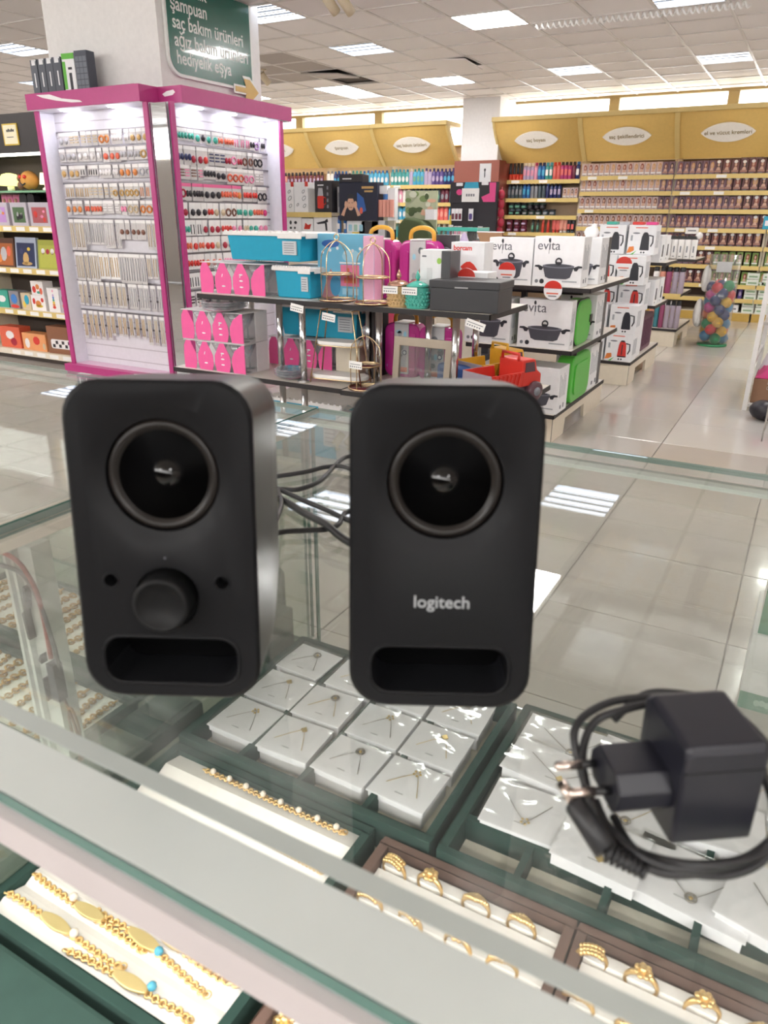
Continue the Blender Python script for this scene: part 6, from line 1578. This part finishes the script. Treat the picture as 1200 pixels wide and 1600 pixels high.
for k in range(4):
    o = link('hair_dye_carton', DP['blush'][k % 4], None, (-3.20 + k * .052, 10.845, 1.476)); o.scale = (.7, 1, .85)
    tag(o, 'small pale hair dye carton at the end of the second shelf beside the pillar, %s' % ['first', 'second', 'third', 'fourth'][k], 'hair dye', 'small dye cartons beside the pillar')
line(-4.0, -3.30, 1.253, .098, [(.3, 'black', 'slate', 'green'), (.7, 'dkgreen', 'black', 'grey'), (1, 'slate', 'black', 'grey')], 'jar', 'in the lower layer, jar shelf', name='cream_jar', cat='jar')
line(-4.0, -3.45, 1.253 + .085, .098, [(.5, 'dkgreen', 'black', 'green'), (1, 'black', 'dkgreen', None)], 'jar', 'in the upper layer, jar shelf', name='cream_jar', cat='jar')
line(-4.02, -3.70, 1.03, .1, [(1, 'maroon', 'maroon', 'lilac')], 'jar', 'lower layer, shelf below the jars', name='cream_jar', cat='jar')
line(-4.02, -3.70, 1.115, .1, [(1, 'maroon', 'maroon', 'lilac')], 'jar', 'upper layer, shelf below the jars', name='cream_jar', cat='jar')
line(-3.66, -3.36, 1.03, .085, [(.6, 'dkgreen', 'black', 'green'), (1, 'red', 'coral', None)], 'spray', 'on the shelf under the jars', s_=.8)
line(-3.34, -3.02, 1.03, .055, [(.3, 'coral', 'red', None), (.6, 'peach', 'white', None), (1, 'black', 'slate', 'coral')], 'tube', 'on the shelf under the jars', name='cream_tube', cat='tube')
# shampoo rows left of the pillar
line(-8.6, -7.15, 1.665, .072, [(.45, 'magenta', 'gold', None), (.5, 'peach', 'black', None), (1, 'maroon', 'black', 'lilac')], 'spray', 'on the top shampoo shelf behind the kiosk')
line(-7.1, -5.97, 1.665, .066, [(.12, 'white', 'grey', None), (.35, 'navy', 'blue', 'sky'), (.42, 'black', 'white', 'white'), (.6, 'green', 'teal', None), (1, 'sky', 'blue', 'white')], 'shampoo', 'on the top shampoo shelf above the appliance boxes', s_=1.12)
line(-5.93, -4.79, 1.665, .064, [(.25, 'teal', 'sky', 'white'), (.33, 'lilac', 'white', None), (.48, 'sky', 'teal', 'green'), (.62, 'lilac', 'violet', None), (.78, 'violet', 'navy', 'lilac'), (.93, 'navy', 'violet', 'sky'), (1, 'pink', 'white', 'coral')], 'shampoo', 'on the top shampoo shelf next to the pillar', s_=1.15)
line(-6.4, -5.97, 1.42, .07, [(.6, 'navy', 'blue', None), (1, 'blue', 'sky', None)], 'shampoo', 'on the second shampoo shelf above the appliance boxes', s_=1.05)
line(-5.93, -4.80, 1.42, .07, [(.2, 'pink', 'magenta', 'white'), (.3, 'white', 'gold', None), (.75, 'slate', 'black', 'green'), (.9, 'maroon', 'black', 'grey'), (1, 'slate', 'grey', None)], 'shampoo', 'on the second shampoo shelf next to the pillar', s_=1.12)
line(-5.93, -4.80, 1.177, .072, [(.3, 'sky', 'blue', 'white'), (.5, 'blue', 'sky', None), (.68, 'navy', 'blue', None), (.9, 'coral', 'white', 'peach'), (1, 'sky', 'teal', None)], 'shampoo', 'on the third shampoo shelf next to the pillar', s_=1.12)
line(-5.93, -4.80, .922, .078, [(.3, 'teal', 'green', None), (.85, 'green', 'white', 'teal'), (1, 'coral', 'white', None)], 'spray', 'on the fourth shampoo shelf next to the pillar', s_=.95)
# lower right shelves
line(-1.20, -.75, .277, .06, [(.5, 'pink', 'magenta', 'white'), (1, 'violet', 'navy', 'lilac')], 'shampoo', 'on the lowest shelf behind the ball tube', s_=.8)
line(-1.72, -1.5, .277, .06, [(1, 'pink', 'coral', 'white')], 'shampoo', 'on the lowest shelf left of the ball tube', s_=.8)
for q, (x, z0, n) in enumerate(((-.66, .108, 4), (-.50, .108, 5), (-.34, .108, 5), (-.66, .447, 2), (-.48, .447, 2))):
    for k in range(n):
        o = thing('white_green_box', 'flat white-green box, %s from the bottom, %s stack beyond the ball tube' % (nth(k + 1), ['first', 'second', 'third', 'upper left', 'upper right'][q]), 'box', (x, 10.82, z0 + k * .078), 0, 'flat boxes stacked at the right of the dye shelves')
        MB().box(-.07, .07, 0, .2, 0, .072, mat('pale_box', 'dfe6dc', .5)).build('carton', o); MB().box(-.05, .05, -.001, 0, .02, .04, mat('soft_green_print', '8fae8a', .5)).build('printed_mark', o)
for k, (x, w_, n_) in enumerate(((-1.62, .16, 'first'), (-1.05, .2, 'second'), (-.83, .12, 'third'))):
    o = thing('white_carton', 'white carton on the base shelf of the dye shelving, %s from the left' % n_, 'carton', (x, 10.83, .108)); MB().box(-w_ / 2, w_ / 2, 0, .2, 0, .09, CARD).build('carton', o, bev=.003); MB().box(-w_ * .3, w_ * .3, -.001, 0, .03, .05, GREYP).build('printed_mark', o)
o = thing('yellow_packet', 'yellow packets with price card at the right end of the fifth dye row', 'packet', (-.55, 10.80, .906)); MB().box(0, .12, 0, .08, 0, .2, mat('bright_yellow', 'e6cf5a', .4)).build('carton', o); MB().box(-.01, .09, -.004, -.001, .12, .2, TAGM).build('price_card', o)
o = thing('turquoise_packet', 'turquoise packet in the fourth dye row at the right picture edge', 'packet', (-.66, 10.79, 1.116)); MB().box(0, .12, 0, .03, 0, .15, TURQ).build('carton', o); MB().box(.02, .1, -.001, 0, .04, .1, CARD).build('printed_mark', o)
for x, z, l in ((-2.13, 1.06, 'white price card hanging from the fourth dye shelf'), (-1.55, 1.05, 'white price card hanging from the fifth dye shelf at right'), (-.62, 1.30, 'white price card at the right picture edge')):
    o = thing('price_card', l, 'price card', (x, 10.785, z)); MB().box(0, .16, 0, .002, 0, .075, TAGM).build('card', o); MB().box(.03, .13, -.001, 0, .03, .045, GREYP).build('printed_line', o)

# ================================================================ DISPLAYS IN THE MIDDLE OF THE STORE
o = thing('appliance_gondola', 'cream gondola of small appliances behind the gift table', 'gondola', (0, 0, 0))
MB().box(-5.15, -3.75, 6.95, 6.98, 0, 1.3, CREAM).build('back_panel', o)
MB().box(-5.15, -4.20, 6.5, 6.95, 1.235, 1.265, CREAM).build('shelf', o); MB().box(-5.15, -4.20, 6.49, 6.499, 1.222, 1.268, SHELFY).build('price_rail', o)
MB().box(-5.15, -3.75, 6.5, 6.95, 1.05, 1.08, CREAM).build('shelf', o); MB().box(-5.15, -3.75, 6.5, 6.95, .1, .9, CREAM).build('body', o); MB().box(-5.15, -3.75, 6.52, 6.95, 0, .1, BLACK).build('plinth', o)
MB().box(-4.62, -4.60, 6.7, 6.95, .9, 1.235, CREAM).box(-5.15, -5.13, 6.5, 6.95, .9, 1.235, CREAM).box(-3.77, -3.75, 6.5, 6.95, .9, 1.05, CREAM).build('upright', o)
for k, x in enumerate((-4.735, -4.565)):
    o = thing('thermos_box', 'white box with grey line drawings of flasks, %s one on the appliance shelf' % ['left', 'right'][k], 'box', (x, 6.51, 1.266), .03, 'white flask boxes on the appliance shelf')
    MB().box(-.08, .08, 0, .16, 0, .275, CARD).build('carton', o, bev=.002, seg=1)
    b = MB()
    for px, pz, r in ((.03, .19, .018), (.035, .13, .025), (-.04, .07, .015), (.04, .06, .02)): b.ring((px, -.001, pz), r, .003, GREYP, (0, 1, 0), 10, 4, .6)
    b.build('printed_picture', o)
    MB().box(.05, .085, -.001, 0, .235, .28, RED).build('red_corner', o)
o = thing('kettle_box', 'black box with a red and steel jug picture on the appliance shelf', 'box', (-4.29, 6.50, 1.266), -.12)
MB().box(-.115, .10, 0, .18, 0, .285, mat('box_charcoal', '2e2b30', .4)).build('carton', o, bev=.002, seg=1)
b = MB().prism(rrect(-.08, .0, .035, .15, .015, 3), -.001, 0, RED).prism([(-.075, .15), (-.005, .15), (-.015, .22), (-.065, .22)], -.001, 0, IT['silver']); b.tube([(.0, -.001, .14), (.025, -.001, .13), (.025, -.001, .08), (.0, -.001, .07)], .006, RED, 5); b.box(-.075, .0, -.001, 0, .24, .25, CARD); b.build('jug_picture', o)
b = MB()
for k in range(4): b.box(.04, .06, -.001, 0, .04 + k * .055, .07 + k * .055, GREYP)
b.build('side_pictures', o)
o = thing('headphone_box', 'dark blue box with a printed portrait of a person holding headphones', 'box', (-4.10, 6.48, 1.195), .0)
NB = mat('box_midnight', '1d2238', .35)
MB().box(0, .42, 0, .12, 0, .335, NB).box(0, .26, .0, .12, .336, .405, mat('box_charcoal', '')).build('carton', o, bev=.002, seg=1)
b = MB().prism([(.02, .0), (.24, .0), (.21, .07), (.16, .09), (.10, .09), (.04, .07)], -.001, 0, IT['black']).prism(ell(.13, .15, .038, .06, 14), -.002, -.0005, SKIN)
b.prism([(.088, .16), (.092, .215), (.11, .235), (.15, .235), (.168, .215), (.172, .16), (.16, .195), (.10, .195)], -.003, -.001, DARKP)
for sx in (-1, 1): b.prism(ell(.13 + sx * .052, .14, .018, .035, 10), -.0026, -.001, SKIN); b.prism([(.13 + sx * .045, .12), (.13 + sx * .07, .12), (.13 + sx * .11, .05), (.13 + sx * .075, .04)], -.0022, -.001, SKIN); b.prism(ell(.13 + sx * .016, .158, .007, .003, 6), -.0034, -.002, DARKP)
b.box(.112, .148, -.0034, -.002, .115, .119, HAIR).prism([(.20, .05), (.30, .09), (.27, .2), (.2, .25)], -.0008, 0, mat('royal_print', ''))
b.prism(ell(.245, .09, .018, .03, 8), -.0016, 0, IT['coral']); b.box(.25, .38, -.001, 0, .28, .30, IT['gold']).box(.28, .37, -.001, 0, .25, .265, IT['gold']); b.build('printed_portrait', o); MB().box(.04, .14, -.001, 0, .362, .372, CARD).build('printed_title', o)
o = thing('narrow_silver_box', 'narrow silver box between the jug box and the portrait box', 'box', (-4.165, 6.55, 1.266)); MB().box(0, .05, 0, .1, 0, .23, IT['silver']).build('carton', o); MB().box(.01, .04, -.001, 0, .05, .18, GREYP).build('printed_mark', o)
o = thing('dark_stand', 'dark grey stand under the portrait box', 'stand', (-3.92, 6.50, 1.0810)); MB().prism([(.02, 0), (.24, 0), (.24, .11), (.06, .11)], 0, .1, mat('stand_grey', '3c393d', .5)).build('body', o)
def flat(label, x, z, w_, h, m, prints, y=6.51):
    o = thing('appliance_box', label, 'box', (x, y, z), 0); MB().box(0, w_, 0, .14, 0, h, m).build('carton', o, bev=.002, seg=1)
    b = MB()
    for p, c_ in prints: b.prism(p, -.0012, 0, c_)
    b.build('printed_picture', o)
flat('white appliance box with black round attachments print under the shelf', -4.75, 1.081, .18, .14, CARD, [(ell(.05, .09, .014, .02, 8), DARKP), (ell(.11, .09, .018, .015, 8), DARKP), (ell(.05, .04, .014, .012, 8), DARKP), (ell(.1, .04, .012, .012, 8), DARKP)])
flat('white appliance box with a red print under the shelf', -4.56, 1.081, .13, .13, CARD, [([(.02, .03), (.09, .03), (.11, .08), (.07, .07), (.04, .09)], RED)])
flat('white box with a black hair dryer picture under the shelf', -4.42, 1.081, .21, .145, CARD, [([(.03, .09), (.13, .11), (.16, .13), (.17, .1), (.13, .085), (.05, .078)], DARKP), ([(.13, .09), (.155, .09), (.16, .02), (.14, .02)], DARKP)])
line(-4.17, -4.03, 1.081, .07, [(1, 'blue', 'navy', 'white')], 'spray', 'on the appliance gondola under the portrait box', y=6.53, s_=.72)
flat('stack of white cloth packs with coloured labels under the portrait box', -4.03, 1.081, .20, .112, mat('cloth_white', 'e8ebee', .8), [(rrect(.02, .06, .02, .08, .008), ICE), (rrect(.08, .12, .02, .08, .008), mat('pale_green', '')), (rrect(.14, .18, .02, .08, .008), ICE), ([(.06, 0), (.14, 0), (.14, .012), (.06, .012)], IT['yellow'])], 6.50)
o = thing('acrylic_stand', 'narrow clear stand of peach compacts and white cards beside the portrait box', 'display stand', (-3.75, 6.5, 0))
MB().box(0, .235, .1, .12, 0, 1.49, CLEAR).box(0, .235, 0, .1, 0, 1.0, WHITE).box(0, .235, 0, .1, 1.22, 1.225, CLEAR).build('stand', o)
MB().box(.0, .15, .02, .08, 1.43, 1.50, CARD).box(.16, .235, .02, .08, 1.2, 1.48, CARD).build('card', o)
for k in range(6):
    MB().box(.003 + k * .038, .034 + k * .038, .0, .06, 1.23, 1.38, C_['peach']).build('compact', o)
MB().box(.0, .14, .0, .06, 1.02, 1.2, mat('grey_sheet', 'c9cacc', .5)).box(.16, .23, .0, .06, 1.0, 1.12, DARKP).build('sheet', o)
o = thing('green_display', 'dark green fabric bag with a pale foliage poster beside the black peg rack', 'display', (-3.47, 6.6, 0))
MB().box(-.03, .30, .1, .12, .9, 1.46, mat('pale_foliage', 'b9bfa0', .6)).build('poster', o)
b = MB(); rq = random.Random(5)
for k in range(16): b.prism(ell(rq.uniform(0, .26), rq.uniform(1.25, 1.44), rq.uniform(.02, .05), rq.uniform(.015, .03), 8), .096 - .0003 * k, .1, [mat('leaf_green', '7f9460', .6), mat('leaf_pale', 'd6d8c4', .6), SKIN, mat('leaf_dark', '4f5f3c', .6)][k % 4])
b.build('printed_foliage', o)
MB().prism([(-.02, .9), (.36, .9), (.33, 1.10), (.24, 1.2), (.06, 1.23), (.0, 1.16)], -.1, .09, mat('moss_fabric', '4a5636', .8)).build('bag', o, bev=.03, seg=3)
MB().box(0, .3, -.08, .12, 0, .9, DK2).build('stand', o)
MB().box(.24, .33, -.02, .05, 1.21, 1.30, CARD).build('card_pack', o)
# black peg rack
o = thing('peg_rack', 'black hanging-card rack with pink header in front of the red-brown pillar', 'display rack', (-2.965, 6.5, 0))
RK = mat('rack_black', '2a282e', .6)
MB().box(0, .44, .05, .09, .05, 1.52, RK).build('panel', o); MB().box(-.02, .46, -.1, .25, 0, .05, RK).build('foot', o)
h_ = MB().box(0, .44, .035, .05, 1.35, 1.52, RK).build('header', o)
MB().prism([(.32, 1.36), (.43, 1.36), (.43, 1.515), (.37, 1.515), (.375, 1.43), (.30, 1.40)], .033, .035, IT['hot']).build('pink_print', h_); MB().prism(ell(.09, 1.44, .03, .025, 10), .033, .035, IT['hot']).build('pink_print', h_)
MB().box(.12, .28, .02, .032, 1.36, 1.47, TAGM).build('price_card', h_); MB().prism([(.135, 1.47), (.275, 1.47), (.265, 1.52), (.15, 1.52)], .02, .032, TURQ).build('blue_tag', h_)
b = MB()
for k in range(4): b.box(.16 + k * .022, .175 + k * .022, .0185, .02, 1.405, 1.425, GREYP)
b.build('printed_line', h_)
MB().box(.06, .12, .028, .033, 1.49, 1.515, CARD).box(.30, .36, .028, .033, 1.495, 1.52, CARD).build('clip_label', h_)
for k, (x, z, w_, c_) in enumerate(((.025, 1.205, .032, 'maroon'), (.06, 1.205, .032, 'maroon'), (.095, 1.205, .032, 'maroon'), (.19, 1.205, .045, 'violet'), (.055, 1.06, .03, 'pink'), (.09, 1.06, .04, 'pink'), (.13, 1.045, .055, 'coral'), (.285, 1.06, .045, 'coral'), (.01, 1.07, .035, 'maroon'), (.36, 1.03, .06, 'gold'), (.40, 1.02, .045, 'sky'), (.0, .95, .05, 'white'), (.055, .95, .05, 'white'), (.18, .94, .02, 'white'))):
    q = thing('carded_item', 'white carded cosmetic item on the black peg rack, %s' % ['row one first', 'row one second', 'row one third', 'row one fourth alone', 'row two second', 'row two third', 'row two pink pair', 'row two right alone', 'row two dark first', 'yellow hair bow at right', 'blue hair bow at right edge', 'row three first', 'row three second', 'row three thin'][k], 'carded item', (-2.965 + x, 6.525, z), rnd.uniform(-.06, .06), 'carded items on the black peg rack')
    MB().box(0, w_, 0, .003, 0, .10, CARD if k < 9 or k > 10 else CLEAR).build('card', q); MB().prism(rrect(w_ * .2, w_ * .8, .01, .06, w_ * .2, 3), -.012, 0, C_[c_]).build('item', q, bev=.003)
o = thing('blue_brush', 'turquoise paddle brush hanging left of the black peg rack', 'brush', (-2.955, 6.535, 1.05)); MB().prism(ell(0, .05, .03, .055, 14), 0, .012, TURQ).build('head', o); MB().box(-.008, .008, 0, .012, .1, .2, IT['yellow']).build('handle', o)
o = thing('red_bead_string', 'string of red heart packets beside the black peg rack', 'packet string', (-2.50, 6.6, 1.06))
for k in range(5): MB().ball((rnd.uniform(-.01, .01), 0, .06 + k * .075), .035, IT['crimson'], 8, sy=.5, sz=1.2).build('heart_packet', o)
MB().cyl((0, 0, 0), (0, 0, .42), .003, IT['crimson'], 5).build('string', o)
o = thing('white_card_sign', 'white card with a black pen drawing on top of the black peg rack', 'card', (-2.70, 6.55, 1.521)); MB().box(0, .105, 0, .004, .0, .145, CARD).build('card', o); MB().box(.045, .053, -.001, 0, .035, .09, DARKP).prism(ell(.049, .095, .009, .012, 8), -.001, 0, DARKP).build('printed_picture', o)
o = thing('pink_bottle_pair', 'pink and plum bottles standing behind the glassware boxes', 'bottle', (-2.0, 4.65, .9))
MB().lathe([(.03, 0), (.03, .2), (.015, .24), (1e-7, .25)], C_['lilac'], n=10).build('bottle', o); MB().lathe([(.03, 0), (.03, .16), (.02, .2), (1e-7, .2)], C_['maroon'], (.07, .02, 0), n=10).build('bottle', o); MB().box(-.08, .12, -.05, .08, -.9, 0, CREAM).build('stand', o)
o = thing('aqua_lid_box', 'clear box with aqua lid behind the glassware boxes', 'box', (-2.30, 4.9, .95)); MB().box(0, .28, 0, .2, 0, .2, CLEAR).build('tub', o); MB().box(-.01, .29, -.01, .21, .2, .225, TEA).build('lid', o, bev=.005); MB().box(.1, .2, -.002, 0, .05, .18, TAGM).build('paper_label', o); MB().box(0, .28, .0, .2, -.95, 0, CREAM).build('stand', o)
